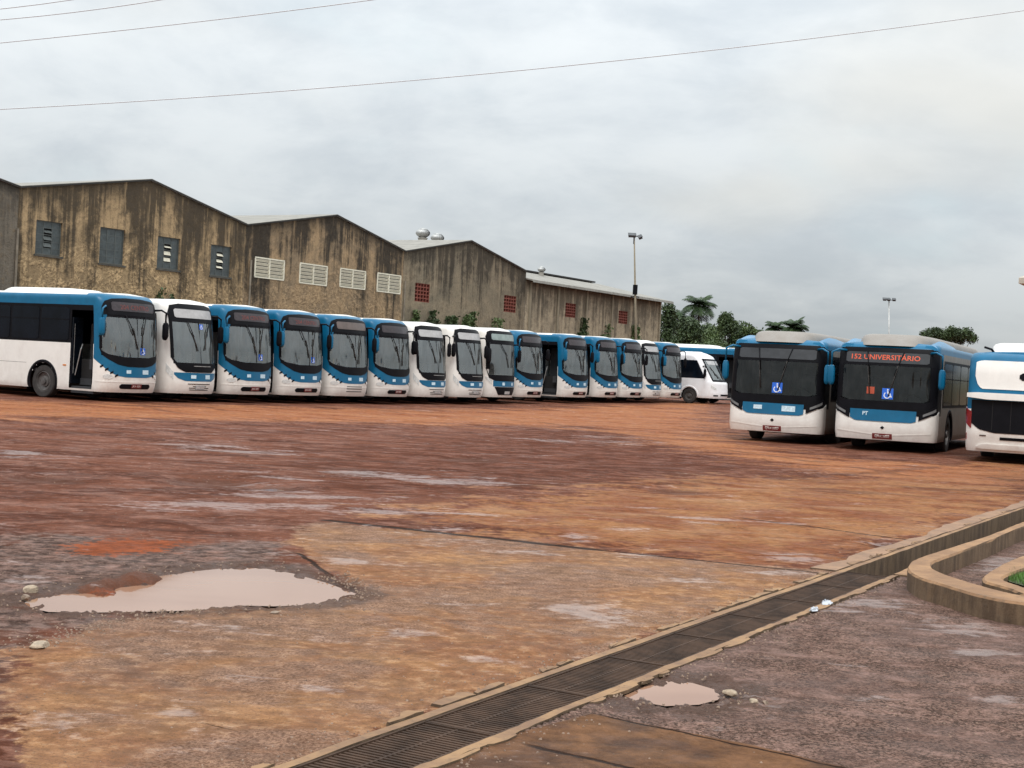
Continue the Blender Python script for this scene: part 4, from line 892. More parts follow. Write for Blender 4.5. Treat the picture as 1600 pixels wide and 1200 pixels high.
def bus_C():
    sh = Shell(rake=((.3, .04), (.6, 0), (1.2, .02), (1.9, .06), (2.6, .12), (3.0, .2), (3.25, .36)), r=.40, bow=.14); root = empty('city_bus'); sc = sh.s_c
    WS = (-1.1, 1.1, 1.3, 2.62); wh = [(2.85, .5, .60), (8.9, .5, .60)]
    sh.body([M_['white']], lambda s, z: 0, [WS], root, wh, (1.3, 2.62), (1.1,))
    chassis(sh, root); cabin(sh, root, dash=1.22); wheelset(sh, root, (2.85, 8.9), archmat=M_['white'])
    sides(sh, root, 1.0, 11., 1.62, 2.74, 8, -1); sides(sh, root, 1.1, 11., 1.62, 2.74, 7, 1)
    fr = MB(); patch(sh, fr, -1.22, 1.22, [(-1.22, 1.5), (-1.1, 1.12), (-.8, 1.0), (.8, 1.0), (1.1, 1.12), (1.22, 1.5)], [(-1.22, 1.56), (-1.1, 1.26), (1.1, 1.26), (1.22, 1.56)], off=.014)
    for sg in (-1, 1): patch(sh, fr, *sorted((sg*1.06, sg*1.24)), 1.5, 2.8, off=.014)
    patch(sh, fr, -1.24, 1.24, 2.58, [(-1.24, 2.9), (-1.12, 3.1), (-.9, 3.17), (.9, 3.17), (1.12, 3.1), (1.24, 2.9)], off=.016); fr.build('windscreen_frame', M_['black'], root, smooth='auto')
    P1(sh, 'windscreen', M_['glass'], root, -1.11, 1.11, 1.22, 2.64, off=.007, th=.008)
    P1(sh, 'destination_display', M_['ggrey'], root, *rrect(-.95, .95, 2.76, 3.03, .04), off=.028, th=.012)
    wipers(sh, root, [[(-.5, 2.6), (-.1, 2.1), (-.16, 2.25), (.02, 1.6)], [(.55, 2.6), (.38, 2.1), (.4, 2.3), (.36, 1.6)]])
    P1(sh, 'front_panel', M_['blue'], root, -.9, .9, .76, 1.02, off=.009); sticker(sh, root, -.3, .88, .16, .13); sticker(sh, root, .45, .88, .16, .13)
    P1(sh, 'bumper_grille', M_['black'], root, -.82, .82, [(-.82, .72), (-.6, .4), (.6, .4), (.82, .72)], .745, off=.01); plate(sh, root, 0, .5, .02, 'JUC 1126', mat='lgrey')
    for sg in (-1, 1):
        h = P1(sh, 'headlight', M_['head'], root, *sorted((sg*.96, sg*1.26)), [(-1.36, 1.2), (-.96, .84), (.96, .84), (1.36, 1.2)], [(-1.36, 1.24), (-.96, 1.04), (.96, 1.04), (1.36, 1.24)], off=.014, th=.014)
    mirror(sh, root, -1, M_['black'], 1.75, 2.4, zs=2.6, reach=.12, wdt=.26); mirror(sh, root, 1, M_['black'], 1.85, 2.4, zs=2.6, reach=.12)
    return root, sh
RAKED = ((.3, .05), (.6, .0), (1.0, .03), (1.6, .06), (2.3, .12), (2.66, .2), (2.8, .3))
def bus_D(lit=False):
    sh = Shell(W=1.28, L=12.2, H=2.82, r=.25, bow=.11, rr=.10, rake=RAKED, z0=.32); root = empty('city_bus'); sc = sh.s_c
    WS = (-1.16, 1.16, 1.28, 2.26); wh = [(2.6, .5, .60), (8.8, .5, .60)]
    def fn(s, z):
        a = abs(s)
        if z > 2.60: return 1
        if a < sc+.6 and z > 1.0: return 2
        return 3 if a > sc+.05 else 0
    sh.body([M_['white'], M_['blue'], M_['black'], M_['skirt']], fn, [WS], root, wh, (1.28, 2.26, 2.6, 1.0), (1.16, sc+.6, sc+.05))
    chassis(sh, root); wheelset(sh, root, (2.6, 8.8)); 
    cabin(sh, root, fl=.6, ceil=2.55, dash=1.15)
    sides(sh, root, 1.2, 11.8, 1.22, 2.44, 7, 1); sides(sh, root, 1.2, 11.8, 1.22, 2.44, 7, -1)
    P1(sh, 'bumper', M_['white'], root, -sc-.25, sc+.25, .325, [(-sc-.25, 1.12), (-1.25, 1.0), (-1.0, .86), (-.78, .79), (-.4, .76), (.4, .76), (.78, .79), (1.0, .86), (1.25, 1.0), (sc+.25, 1.12)], off=.014, th=.02)
    fr = MB(); patch(sh, fr, -1.36, 1.36, [(-1.36, 1.2), (-1.1, 1.02), (-.9, .98), (.9, .98), (1.1, 1.02), (1.36, 1.2)], [(-1.36, 1.46), (-1.0, 1.33), (1.0, 1.33), (1.36, 1.46)], off=.016)
    for sg in (-1, 1): patch(sh, fr, *sorted((sg*1.12, sg*1.38)), 1.4, 2.62, off=.014)
    patch(sh, fr, -1.34, 1.34, 2.24, [(-1.34, 2.62), (-1.2, 2.70), (1.2, 2.70), (1.34, 2.62)], off=.016); fr.build('windscreen_frame', M_['black'], root, smooth='auto')
    P1(sh, 'windscreen', M_['glassd'], root, -1.17, 1.17, [(-1.2, 1.42), (-.9, 1.32), (.9, 1.32), (1.2, 1.42)], 2.27, off=.007, th=.008)
    d = P1(sh, 'destination_display', M_['display_d'], root, *rrect(-1.06, 1.06, 2.31, 2.58, .03), off=.024, th=.01)
    if lit:
        textmesh(sh, 'display_lettering', '152 UNIVERSITÁRIO', M_['letters'], d, -.06, 2.445, .18, .028, wide=1.12, bold=.002)
        P1(sh, 'route_card', M_['card'], root, -.46, -.26, 1.50, 1.68, off=.014, th=.004); 
    wipers(sh, root, [[(-.5, 2.6), (-.42, 2.0), (-.46, 2.2), (-.38, 1.5)], [(.42, 2.6), (.22, 2.0), (.3, 2.25), (.1, 1.45)]])
    P1(sh, 'front_panel', M_['blue'], root, -.86, .82, [(-.86, .88), (-.72, .80), (.7, .80), (.82, .84)], 1.10, off=.022, th=.02)
    if not lit: sticker(sh, root, -.42, .98, .24, .11, .03); sticker(sh, root, .42, .97, .36, .15, .03)
    else: textmesh(sh, 'panel_lettering', 'PT', M_['paper'], root, -.46, .99, .13, .03, bold=.004)
    for sg in (-1, 1):
        h = P1(sh, 'headlight', M_['black'], root, *sorted((sg*.88, sg*1.38)), [(-1.38, 1.1), (-.88, .86), (.88, .86), (1.38, 1.1)], [(-1.38, 1.26), (-.88, 1.06), (.88, 1.06), (1.38, 1.26)], off=.028, th=.03)
        P1(sh, 'lamp_lens', M_['lens_d'], h, *sorted((sg*.98, sg*1.32)), [(-1.32, 1.12), (-.98, .97), (.98, .97), (1.32, 1.12)], [(-1.32, 1.19), (-.98, 1.03), (.98, 1.03), (1.32, 1.19)], off=.034, th=.008)
    P1(sh, 'tow_cap', M_['black'], root, *rrect(-.05, .05, .60, .69, .04), off=.02, th=.01); plate(sh, root, 0, .42, .022, 'QVA 3B07', .5, .14)
    P1(sh, 'bumper_crease', M_['white'], root, -1.2, 1.2, [(-1.2, .52), (0, .43), (1.2, .52)], [(-1.2, .55), (0, .45), (1.2, .55)], off=.022, th=.01)
    wheelchair(sh, root, .08, 1.52, .28)
    for sg in (-1, 1): mirror(sh, root, sg, M_['blue'], 1.68, 2.2, zs=2.6, reach=.12, wdt=.17)
    pod(root, 1.0, .16, 12.0, 2.76, 3.07, M_['pod'], 'roof_fairing', front=.35)
    # blue roof shoulders that sweep up beside the fairing
    for sg in (-1, 1):
        mb = MB(); ys = np.linspace(.35, 4.0, 14); vs = []
        for i, y in enumerate(ys):
            t = i/13; h = .16*math.sin(min(1, t*3)*math.pi/2)*(1-max(0, (t-.5)/.5)*.5)
            for x, z in ((1.22, 2.68), (1.20, 2.74+h*.6), (1.10, 2.80+h), (.92, 2.79+h*.4), (.90, 2.68)): vs.append((sg*x, y, z))
        mb.add(vs, [(i*5+k, i*5+k+1, (i+1)*5+k+1, (i+1)*5+k) for i in range(13) for k in range(4)] + [tuple(range(5)), tuple(65+k for k in range(5))]); mb.build('roof_shoulder', M_['bluel'], root, smooth='auto')
    return root, sh
def bus_E():
    sh = Shell(W=1.28, L=12.2, H=2.64, r=.26, bow=.07, rr=.14, rake=((.3, .08), (.7, 0), (1.6, .03), (2.2, .1), (2.5, .2), (2.64, .32)), z0=.28); root = empty('city_bus'); sc = sh.s_c
    wh = [(3.4, .5, .60), (9.6, .5, .60)]
    def fn(s, z): return 1 if z > 1.28 or z > 3 else 0
    sh.body([M_['white'], M_['blue']], fn, [], root, wh, (1.28,), ())
    chassis(sh, root); wheelset(sh, root, (3.4, 9.6)); sides(sh, root, .6, 11.6, 1.25, 2.3, 7, -1); sides(sh, root, .6, 11.6, 1.25, 2.3, 7, 1)
    P1(sh, 'rear_panel', M_['white'], root, -1.10, 1.10, [(-1.14, 2.26), (-1.09, 2.02), (-1.02, 1.83), (-.92, 1.77), (.92, 1.77), (1.02, 1.83), (1.09, 2.02), (1.14, 2.26)], [(-1.14, 2.36), (-1.08, 2.42), (-.94, 2.45), (.94, 2.45), (1.08, 2.42), (1.14, 2.36)], off=.02, th=.03)
    P1(sh, 'panel_handle', M_['black'], root, *rrect(-.09, .13, 2.0, 2.18, .05), off=.034, th=.02)
    P1(sh, 'rear_spoiler', M_['white'], root, -1.2, 1.2, [(-1.2, 1.56), (-.8, 1.52), (.8, 1.52), (1.2, 1.56)], [(-1.2, 1.66), (-1, 1.68), (1, 1.68), (1.2, 1.66)], off=.13, th=.15)
    P1(sh, 'engine_cover', M_['black'], root, -1.16, 1.16, [(-1.16, .96), (-.95, .80), (-.6, .73), (.6, .73), (.95, .80), (1.16, .96)], 1.50, off=.014)
    for k in range(4): P1(sh, 'cover_seam', M_['chassis'], root, -.66+.42*k, -.65+.42*k, .8, 1.5, off=.02, th=.01, n=2)
    for sg in (-1, 1):
        P1(sh, 'tail_light', M_['red'], root, *sorted((sg*1.14, sg*1.42)), [(-1.42, 1.0), (-1.14, .82), (1.14, .82), (1.42, 1.0)], [(-1.42, 1.32), (-1.14, 1.22), (1.14, 1.22), (1.42, 1.32)], off=.022, th=.02)
        P1(sh, 'reflector', M_['red'], root, *sorted((sg*1.30, sg*1.33)), .54, .7, off=.012, n=2)
        P1(sh, 'bumper_lamp', M_['brown'], root, *sorted((sg*.78, sg*.93)), .645, .675, off=.012, n=3)
    P1(sh, 'bumper_slot', M_['black'], root, -.46, .46, .57, .64, off=.012); P1(sh, 'bumper_lip', M_['white'], root, -1.0, 1.0, [(-1, .36), (-.9, .34), (.9, .34), (1, .36)], [(-1, .38), (-.85, .46), (.85, .46), (1, .38)], off=.05, th=.06)
    pod(root, .95, .9, 4.6, 2.60, 2.92, M_['white'], 'roof_unit'); MB().tube([(-.75, .8, 2.6), (-.83, .75, 2.73), (-1.0, .7, 2.78)], .03, 6).build('antenna', M_['black'], root)
    return root, sh
def bus_mini():
    sh = Shell(W=1.08, L=8.2, H=2.86, r=.4, bow=.16, rr=.26, rake=((.3, .03), (.6, 0), (1.2, .05), (1.32, .16), (2.45, .84), (2.65, 1.0), (2.86, 1.35)), rfade=3.3, z0=.34); root = empty('minibus'); sc = sh.s_c
    WS = (-.92, .92, 1.34, 2.44); wh = [(1.75, .42, .50), (6.3, .42, .50)]
    dY0, dY1 = 2.35, 3.2
    sh.body([M_['whitec']], lambda s, z: 0, [WS, (-sh.sY(dY1), -sh.sY(dY0), .45, 2.2)], root, wh, (1.34, 2.44, .45, 2.2), (.92, sh.sY(dY0), sh.sY(dY1)))
    chassis(sh, root); wheelset(sh, root, (1.75, 6.3), .42, archmat=M_['whitec'])
    d = MB(); d.box(-.85, .85, .6, 1.3, 1.0, 1.28); d.build('dashboard', M_['dark'], root); mb = MB(); mb.box(-1.0, 1.0, 3.4, 3.45, .5, 2.6); mb.box(-.2, .9, 2.0, 2.05, .6, 2.2); mb.build('partition', M_['grey'], root)
    steps(sh, root, dY0, dY1)
    fr = MB()
    for sg in (-1, 1): patch(sh, fr, *sorted((sg*.88, sg*.97)), 1.33, 2.5, off=.01)
    patch(sh, fr, -.97, .97, 1.27, 1.37, off=.012); patch(sh, fr, -.97, .97, 2.42, 2.52, off=.012); fr.build('windscreen_frame', M_['black'], root, smooth='auto')
    P1(sh, 'windscreen', M_['glassg'], root, -.93, .93, 1.35, 2.45, off=.006, th=.008)
    P1(sh, 'destination_display', M_['lgrey'], root, -.75, .75, 2.2, 2.42, off=.014, th=.006)
    MB().tube([sh.pt(0.0, 1.36, .012), sh.pt(.0, 2.44, .012)], .02, 5).build('windscreen_divider', M_['black'], root)
    for sg in (-1, 1):
        P1(sh, 'side_window', M_['sideglass'], root, *sorted((sg*sh.sY(.62), sg*sh.sY(2.3))), [(-9, 1.42), (9, 1.42)], 2.42, off=.008)
        P1(sh, 'side_window', M_['sideglass'], root, *sorted((sg*sh.sY(3.25), sg*sh.sY(7.6))), 1.42, 2.42, off=.008)
        P1(sh, 'headlight', M_['head'], root, *sorted((sg*.82, sg*1.14)), [(-1.14, .92), (-.82, .78), (.82, .78), (1.14, .92)], [(-1.14, 1.08), (-.82, .9), (.82, .9), (1.14, 1.08)], off=.012, th=.01)
        P1(sh, 'fog_lamp', M_['black'], root, *sorted((sg*.7, sg*1.0)), .46, .53, off=.012)
    P1(sh, 'bumper_grille', M_['black'], root, -.5, .5, .48, .58, off=.01)
    wipers(sh, root, [[(-.3, 1.36), (-.5, 1.7), (-.45, 1.45), (-.7, 2.1)], [(.3, 1.36), (.2, 1.7), (.25, 1.45), (.0, 2.1)]])
    mirror(sh, root, -1, M_['black'], 1.5, 1.95, zs=2.1, reach=.1)
    return root, sh
M_['skirt'] = pmat('dusty_shaded_skirt', (.22, .20, .175), .5, var=.15, dust=.5)  # base colour holds painted shade from the gap between buses, besides dirt
M_['display_d'] = pmat('grey_black_display', (.03, .032, .036), .3, var=.3, vscale=3)
M_['lens_d'] = pmat('smoked_lens', (.16, .16, .16), .15, coat=.5)
M_['whitec'] = pmat('clean_white_paint', (.84, .84, .85), .3, var=.04, dust=.15, coat=.3)

def put(root, sh, pxl, s_=None, o_=0, yaw=ROT, D=DROW, depth=None, zoff=None):
    """stand a bus with the viewer's-left front corner where it stands in the yard"""
    lx = Vector((math.cos(yaw), math.sin(yaw), 0)); ly = Vector((-math.sin(yaw), math.cos(yaw), 0))
    r = ray(pxl, 600); k = r.x/r.y
    if s_ is not None:
        p0 = site(s_, D); fwd = -Vector((-CD, SD, 0))     # forward of the row buses
        o_ = (k*p0.y - p0.x)/(fwd.x - k*fwd.y); c = p0 + fwd*o_
    else:
        c = Vector((k*depth, depth, 0))
    yy = .22
    p = c + lx*sh.W - ly*yy
    root.location = (p.x, p.y, G(p.x, p.y) if zoff is None else zoff); root.rotation_euler = (0, 0, yaw); return o_
# base row --------------------------------------------------------------
pA, shA = bus_A(text='204 CENTRO', access=True)
pB, shB = bus_B(access=True)
def s_at(px, D=DROW):
    r = ray(px, 620); n = Vector((-CD, SD, 0)); k = D/(r.x*n.x+r.y*n.y); return r.x*k*SD + r.y*k*CD
row = [  # px of left front corner, type, label
 (147, 'A', 'blue and white bus at the left end of the long row, front door open'),
 (252, 'B', 'white bus with green tinted windscreen, second from the left end of the row'),
 (343, 'A', 'blue and white bus just right of the green windscreened white bus'),
 (430, 'A', 'blue and white bus, fourth from the left end, below the left cream louvres'),
 (507, 'A5', 'blue and white bus with plain brown destination panel, fifth from the left end'),
 (579, 'A', 'blue and white bus, sixth from the left, directly left of the two white buses'),
 (643, 'B', 'white bus with pale blank destination panel, left one of the adjacent white pair'),
 (706, 'B', 'white bus with pale blank destination panel, right one of the adjacent white pair'),
 (757, 'C', 'cream white bus with large slanted headlights and dark trapezoid grille'),
 (804, 'A', 'blue and white bus directly right of the bus with slanted headlights'),
 (878, 'A', 'blue and white bus with a wide dark open doorway showing on its left, mid row'),
 (929, 'A', 'blue and white bus just right of the one with the wide dark doorway'),
 (970, 'A', 'blue and white bus, third from the right end of the long row'),
 (1004, 'B', 'narrow looking white bus between two blue ones near the right end of the row'),
 (1036, 'A', 'blue and white bus at the right end of the long row, beside the minibus')]
sp = [s_at(r_[0]) for r_ in row]; ss = [sp[0]]
gaps = [b-a for a, b in zip(sp, sp[1:])]
# even the parking pitch: nobody is closer than 2.66 m
pos = list(sp)
for it in range(200):
    for i in range(len(pos)-1):
        if pos[i+1]-pos[i] < 2.66: e = (2.66-(pos[i+1]-pos[i]))/2; pos[i] -= e*.9; pos[i+1] += e
ROWG = 'buses parked side by side in the long row'
first = {'A': pA, 'B': pB}; used = set(); pC = shC = None; pos0 = list(pos)
for i, (px, ty, lab) in enumerate(row):
    if ty == 'C': o, sh = bus_C()
    elif ty == 'A5': o, sh = bus_A(display='brown', access=False, grille=False, slots=True)
    elif ty == 'A':
        sh = shA
        skip = set() if i in (0, 2, 3) else {'access_sticker'}
        if i >= 5: skip |= {'display_lettering', 'cabin_liner2'}
        if i == 0: o = pA
        else: o = copy_tree(pA, None, skip)
    else:
        sh = shB; o = pB if i == 1 else copy_tree(pB, None, {'access_sticker'})
    of = put(o, sh, px+14-11*i/14, s_=pos[i]); o.rotation_euler.z += R([0, .4, -.5, .3, -.2, .6, -.4, .2, 0, .5, -.6, .3, -.3, .4, 0][i]); tag(o, lab, 'bus', ROWG); print('bus', i, round(pos[i]-pos[i-1], 2) if i else '', 'offset', round(of, 2))
pod(pA, .8, 2.0, 5.6, 3.24, 3.40, M_['white'], 'roof_unit')
# beyond the row
mo, msh = bus_mini(); put(mo, msh, 1117, s_=pos[-1]+3.5); tag(mo, 'small white minibus with sloping windscreen just beyond the end of the long row', 'minibus')
bo = copy_tree(pA, None, {'access_sticker', 'display_lettering'}); put(bo, shA, 1158, s_=pos[-1]+7.4); tag(bo, 'blue and white bus half hidden behind the small white minibus', 'bus', 'buses parked beyond the long row')
# right hand buses
YR = -R(25)
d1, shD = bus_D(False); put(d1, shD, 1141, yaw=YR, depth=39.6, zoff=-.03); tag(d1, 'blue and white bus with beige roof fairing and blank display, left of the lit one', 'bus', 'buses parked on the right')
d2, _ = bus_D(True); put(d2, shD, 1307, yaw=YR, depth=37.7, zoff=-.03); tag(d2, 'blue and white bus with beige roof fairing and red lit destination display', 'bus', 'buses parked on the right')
e1, shE = bus_E(); put(e1, shE, 1512, yaw=YR, depth=34.6, zoff=-.03); tag(e1, 'bus seen from behind at the right edge with white rear panel and red tail light', 'bus', 'buses parked on the right')

# ---------------------------------------------------------------- warehouse halls
def wall_mat(name, base, alt, streak=(.026, .022, .018), amt=.8, brick=.5, reach=3.2, seed=0, blotch=(.2, .14, .08)):
    m = bpy.data.materials.new(name); m.use_nodes = True; q = NT(m.node_tree); bs = q.n['Principled BSDF']
    uv = q.new('ShaderNodeUVMap').outputs[0]; u, v_, _ = q.sep(uv); uvm = q.mapping(uv, loc=(seed*13.7, seed*3.1, 0))
    n0 = q.noise(uvm, .55, 7, .62, .3); n1 = q.noise(uvm, 3.2, 8, .7); n2 = q.noise(uvm, 16, 5, .7)
    c_ = q.mix(q.step(n0, .36, .64), base, alt)
    c_ = q.mix(q.math('MULTIPLY', q.step(n1, .48, .66), .55), c_, blotch)
    c_ = q.mix(q.math('MULTIPLY', q.step(n2, .5, .72), .45), c_, tuple(x*1.45 for x in base))
    # rough patches where the render has fallen off, lower half
    r1 = q.noise(q.mapping(uvm, scale=(1, 1.25, 1)), 5.5, 6, .75, .6); r2 = q.noise(uvm, 1.7, 5, .7, .8)
    low_ = q.math('MULTIPLY', q.step(v_, 1.2, 4.6), q.step(r2, .40, .56)); low_ = q.math('MULTIPLY', low_, brick)
    stone = q.mix(q.step(r1, .38, .60), tuple(x*.38 for x in base), tuple(min(1, x*1.8) for x in base))
    c_ = q.mix(low_, c_, stone); ve = r1
    # black mould running down from the roof line
    s1 = q.noise(q.mapping(uvm, scale=(.75, .06, 1)), 1, 5, .6, .3); s2 = q.noise(q.mapping(uvm, scale=(3.2, .12, 1)), 1, 6, .7, .25); s3 = q.noise(uvm, 1.4, 8, .75, .5)
    s_ = q.math('ADD', q.math('MULTIPLY', s1, .42), q.math('ADD', q.math('MULTIPLY', s2, .33), q.math('MULTIPLY', s3, .25)))
    th = q.math('SUBTRACT', s_, q.math('MULTIPLY', q.math('DIVIDE', v_, reach), .062))
    f = q.math('MULTIPLY', q.step(th, .395, .50), amt)
    topb = q.math('MULTIPLY', q.step(q.math('ADD', v_, q.math('MULTIPLY', q.math('SUBTRACT', n1, .5), 1.6)), .95, .05), .75)
    f = q.math('MAXIMUM', f, topb)
    c_ = q.mix(f, c_, q.mix(q.step(n1, .38, .66), streak, tuple(x*1.7 for x in streak)))
    f3 = q.math('MULTIPLY', q.step(q.noise(q.mapping(uvm, scale=(2.1, .14, 1), loc=(4, 2, 0)), 1, 6, .7, .3), .54, .66), .45)
    c_ = q.mix(f3, c_, tuple(min(1, x*1.15) for x in base))
    gr = q.math('MULTIPLY', q.step(q.noise(uvm, 7, 7, .8), .50, .68), .55)
    c_ = q.mix(gr, c_, tuple(x*.30 for x in base))
    q.put(bs.inputs['Base Color'], c_); bs.inputs['Roughness'].default_value = .9; bs.inputs['Specular IOR Level'].default_value = .2
    q.put(bs.inputs['Normal'], q.bump(q.math('ADD', n1, q.math('ADD', q.math('MULTIPLY', n2, .5), q.math('MULTIPLY', q.math('MULTIPLY', low_, ve), 2))), .8, .06))
    return m
ROOF = pmat('grey_fibre_cement', (.27, .255, .225), .8, var=.2, vscale=1.5, bump=.3, bscale=6)
FASC = pmat('dark_barge_board', (.02, .018, .016), .8, var=.3)
STEELW = pmat('grey_green_window_steel', (.075, .085, .082), .55, var=.25, vscale=6)
VOID = pmat('dark_opening', (.015, .014, .013), .9)
CREAM = pmat('cream_louvre', (.66, .62, .50), .7, var=.1, vscale=5)
REDB = pmat('red_clay_block', (.19, .05, .033), .8, var=.3, vscale=5)
def hall(name, s0, s1, prof, mat, label, wins, depth=26, gable=True, right_wall=False, roof=True):
    """prof: list of (s,z) of the roof line; wins: list of (s0,s1,z0,z1) openings"""
    p0 = site(s0, DWALL); root = empty('warehouse_hall', (p0.x, p0.y, 0), ROT); tag(root, label, 'warehouse')
    L = s1-s0; rl = lambda x: float(np.interp(x+s0, [a for a, _ in prof], [b for _, b in prof])); zmin = min(b for _, b in prof)-.15
    xs = sorted(set([0, L] + list(np.arange(.5, L-.2, .5)) + [a-s0 for a, _ in prof if 0 < a-s0 < L] + [w_[k]-s0 for w_ in wins for k in (0, 1)]))
    zs = sorted(set([0, zmin] + list(np.arange(.8, zmin-.2, .8)) + [w_[k] for w_ in wins for k in (2, 3)]))
    mb = MB(); uvs = []
    def V(x, y, z): return (x, y, z)
    vi = {}
    def vid(x, z, y=0):
        k = (round(x, 4), round(z, 4), y)
        if k not in vi: vi[k] = len(mb.v); mb.v.append((x, y, z)); uvs.append((x+s0, rl(x)-z))
        return vi[k]
    for i in range(len(xs)-1):
        a, b = xs[i], xs[i+1]
        for j in range(len(zs)-1):
            c, d = zs[j], zs[j+1]; xm, zm = (a+b)/2+s0, (c+d)/2
            if any(w_[0] < xm < w_[1] and w_[2] < zm < w_[3] for w_ in wins): continue
            mb.f.append((vid(a, c), vid(b, c), vid(b, d), vid(a, d))); mb.m.append(0)
        mb.f.append((vid(a, zmin), vid(b, zmin), vid(b, rl(b)), vid(a, rl(a)))); mb.m.append(0)
    for w_ in wins:   # reveals
        a, b, c, d = w_[0]-s0, w_[1]-s0, w_[2], w_[3]
        for (x0, z0), (x1, z1) in (((a, c), (b, c)), ((b, c), (b, d)), ((b, d), (a, d)), ((a, d), (a, c))):
            mb.f.append((vid(x0, z0), vid(x0, z0, .25), vid(x1, z1, .25), vid(x1, z1))); mb.m.append(0)
    # end walls
    ends = [(L, right_wall)] if right_wall else []
    if right_wall:
        for k in range(12):
            y0, y1 = depth*k/12, depth*(k+1)/12
            b = len(mb.v); mb.v += [(L, y0, 0), (L, y1, 0), (L, y1, rl(L)+y1*.18*0), (L, y0, rl(L))]; uvs += [(y0+50, rl(L)), (y1+50, rl(L)), (y1+50, 0), (y0+50, 0)]; mb.f.append((b, b+1, b+2, b+3)); mb.m.append(0)
    o = mb.build('wall', mat, root); uvl = o.data.uv_layers.new(name='UVMap')
    for lp in o.data.loops: uvl.data[lp.index].uv = uvs[lp.vertex_index]
    if roof and gable:
        r_ = MB(); fb = MB(); pr = [(a-s0, b) for a, b in prof]
        for (xa, za), (xb, zb) in zip(pr, pr[1:]):
            e = .0
            r_.add([(xa, -.10, za+.03), (xb, -.10, zb+.03), (xb, depth, zb+.03), (xa, depth, za+.03), (xa, -.10, za+.09), (xb, -.10, zb+.09), (xb, depth, zb+.11), (xa, depth, za+.11)],
                   [(4, 5, 6, 7), (3, 2, 1, 0), (0, 1, 5, 4), (1, 2, 6, 5), (3, 0, 4, 7)])
            fb.add([(xa, -.12, za-.0), (xb, -.12, zb-.0), (xb, -.12, zb+.07), (xa, -.12, za+.07), (xa, -.104, za-.0), (xb, -.104, zb-.0), (xb, -.104, zb+.07), (xa, -.104, za+.07)], [(0, 1, 2, 3), (4, 7, 6, 5), (3, 2, 6, 7), (0, 4, 5, 1)])
        r_.build('roof', ROOF, root); fb.build('barge_board', FASC, root)
    return root
def win_parts(root, s0, w_, kind, seed=0):
    a, b, c, d = w_[0]-s0, w_[1]-s0, w_[2], w_[3]; rnd = random.Random(seed); W_, H_ = b-a, d-c
    if kind == 'steel':
        mb = MB(); t = .05
        mb.box(a, b, .08, .13, c, c+t); mb.box(a, b, .08, .13, d-t, d); mb.box(a, a+t, .08, .13, c+t, d-t); mb.box(b-t, b, .08, .13, c+t, d-t)
        for k in (1, 2): x = a+W_*k/3; mb.box(x-.02, x+.02, .085, .125, c+t, d-t)
        for k in range(1, 5): z = c+H_*k/5; mb.box(a+t, b-t, .088, .122, z-.015, z+.015)
        f = mb.build('window', STEELW, root)
        pn = MB()
        for i in range(3):
            for j in range(5):
                if i == 1 and 0 < j < 4 and seed != 1: continue
                x0, x1 = a+W_*i/3+.02, a+W_*(i+1)/3-.02; z0, z1 = c+H_*j/5+.015, c+H_*(j+1)/5-.015
                pn.box(x0, x1, .10, .11, z0, z1)
        pn.build('pane', M_['wpane'], f)
        if seed != 1:
            lv = MB()
            for j in range(1, 4):
                z = c+H_*(j+.5)/5; M = Matrix.Translation((a+W_/2, .1, z)) @ Matrix.Rotation(R(50+rnd.uniform(-25, 25)), 4, 'X'); lv.box(-W_/6+.03, W_/6-.03, -.09, .09, -.006, .006, M=M)
            lv.build('tilting_pane', CREAM if seed > 1 else STEELW, f)
        bk = MB().box(a, b, .24, .245, c, d); bk.build('void', VOID, f)
        sb = MB().box(a-.06, b+.06, -.07, .0, c-.09, c-.005); sb.build('sill', M_['sillc'], f)
    elif kind == 'louvre':
        mb = MB(); t = .07; mb.box(a-.03, b+.03, -.03, .08, c-t, c); mb.box(a-.03, b+.03, -.03, .08, d, d+t); mb.box(a-.05, a+.03, -.028, .078, c, d); mb.box(b-.03, b+.05, -.028, .078, c, d); mb.box((a+b)/2-.04, (a+b)/2+.04, -.02, .07, c, d)
        f = mb.build('window', CREAM, root); lv = MB()
        for half in (0, 1):
            x0 = a+.03 if half == 0 else (a+b)/2+.04; x1 = (a+b)/2-.04 if half == 0 else b-.03
            for k in range(5):
                z = c+H_*(k+.5)/5; M = Matrix.Translation(((x0+x1)/2, .03, z)) @ Matrix.Rotation(R(-62), 4, 'X'); lv.box(-(x1-x0)/2, (x1-x0)/2, -H_/12.5, H_/12.5, -.012, .012, M=M)
        lv.build('louvre', CREAM, f); MB().box(a, b, .2, .205, c, d).build('void', VOID, f)
    else:
        mb = MB(); n = 5
        for k in range(n+1): x = a+W_*k/n; mb.box(x-.03, x+.03, .02, .16, c, d)
        for k in range(6): z = c+H_*k/5; mb.box(a+.03, b-.03, .022, .158, z-.03, z+.03)
        f = mb.build('window', REDB, root); MB().box(a, b, .17, .175, c, d).build('back_blocks', REDB, f)
M_['wpane'] = pmat('dusty_wired_glass', (.055, .068, .07), .3, var=.3, vscale=5); M_['sillc'] = pmat('mouldy_sill', (.07, .065, .055), .9, var=.3)
def wr(px0, px1, py0, py1):
    """opening from its two left corners in the photo and right edge"""
    sa, za = wallpt(px0, py0); sb, zb = wallpt(px1, py1); return (sa, sb, min(za, zb), max(za, zb))
def winfit(xl, xr, yt, yb):   # centre column heights
    sa, _ = wallpt(xl, yt); sb, _ = wallpt(xr, yt); _, zt = wallpt((xl+xr)/2, yt); _, zb = wallpt((xl+xr)/2, yb); return (sa, sb, zb, zt)
V0, V1, V2, V3, V4 = wallpt(30, 291), wallpt(385, 350), wallpt(632, 392), wallpt(822, 430), wallpt(1034, 474)
K1, K2, K3 = wallpt(235, 282), wallpt(525, 337), wallpt(735, 378)
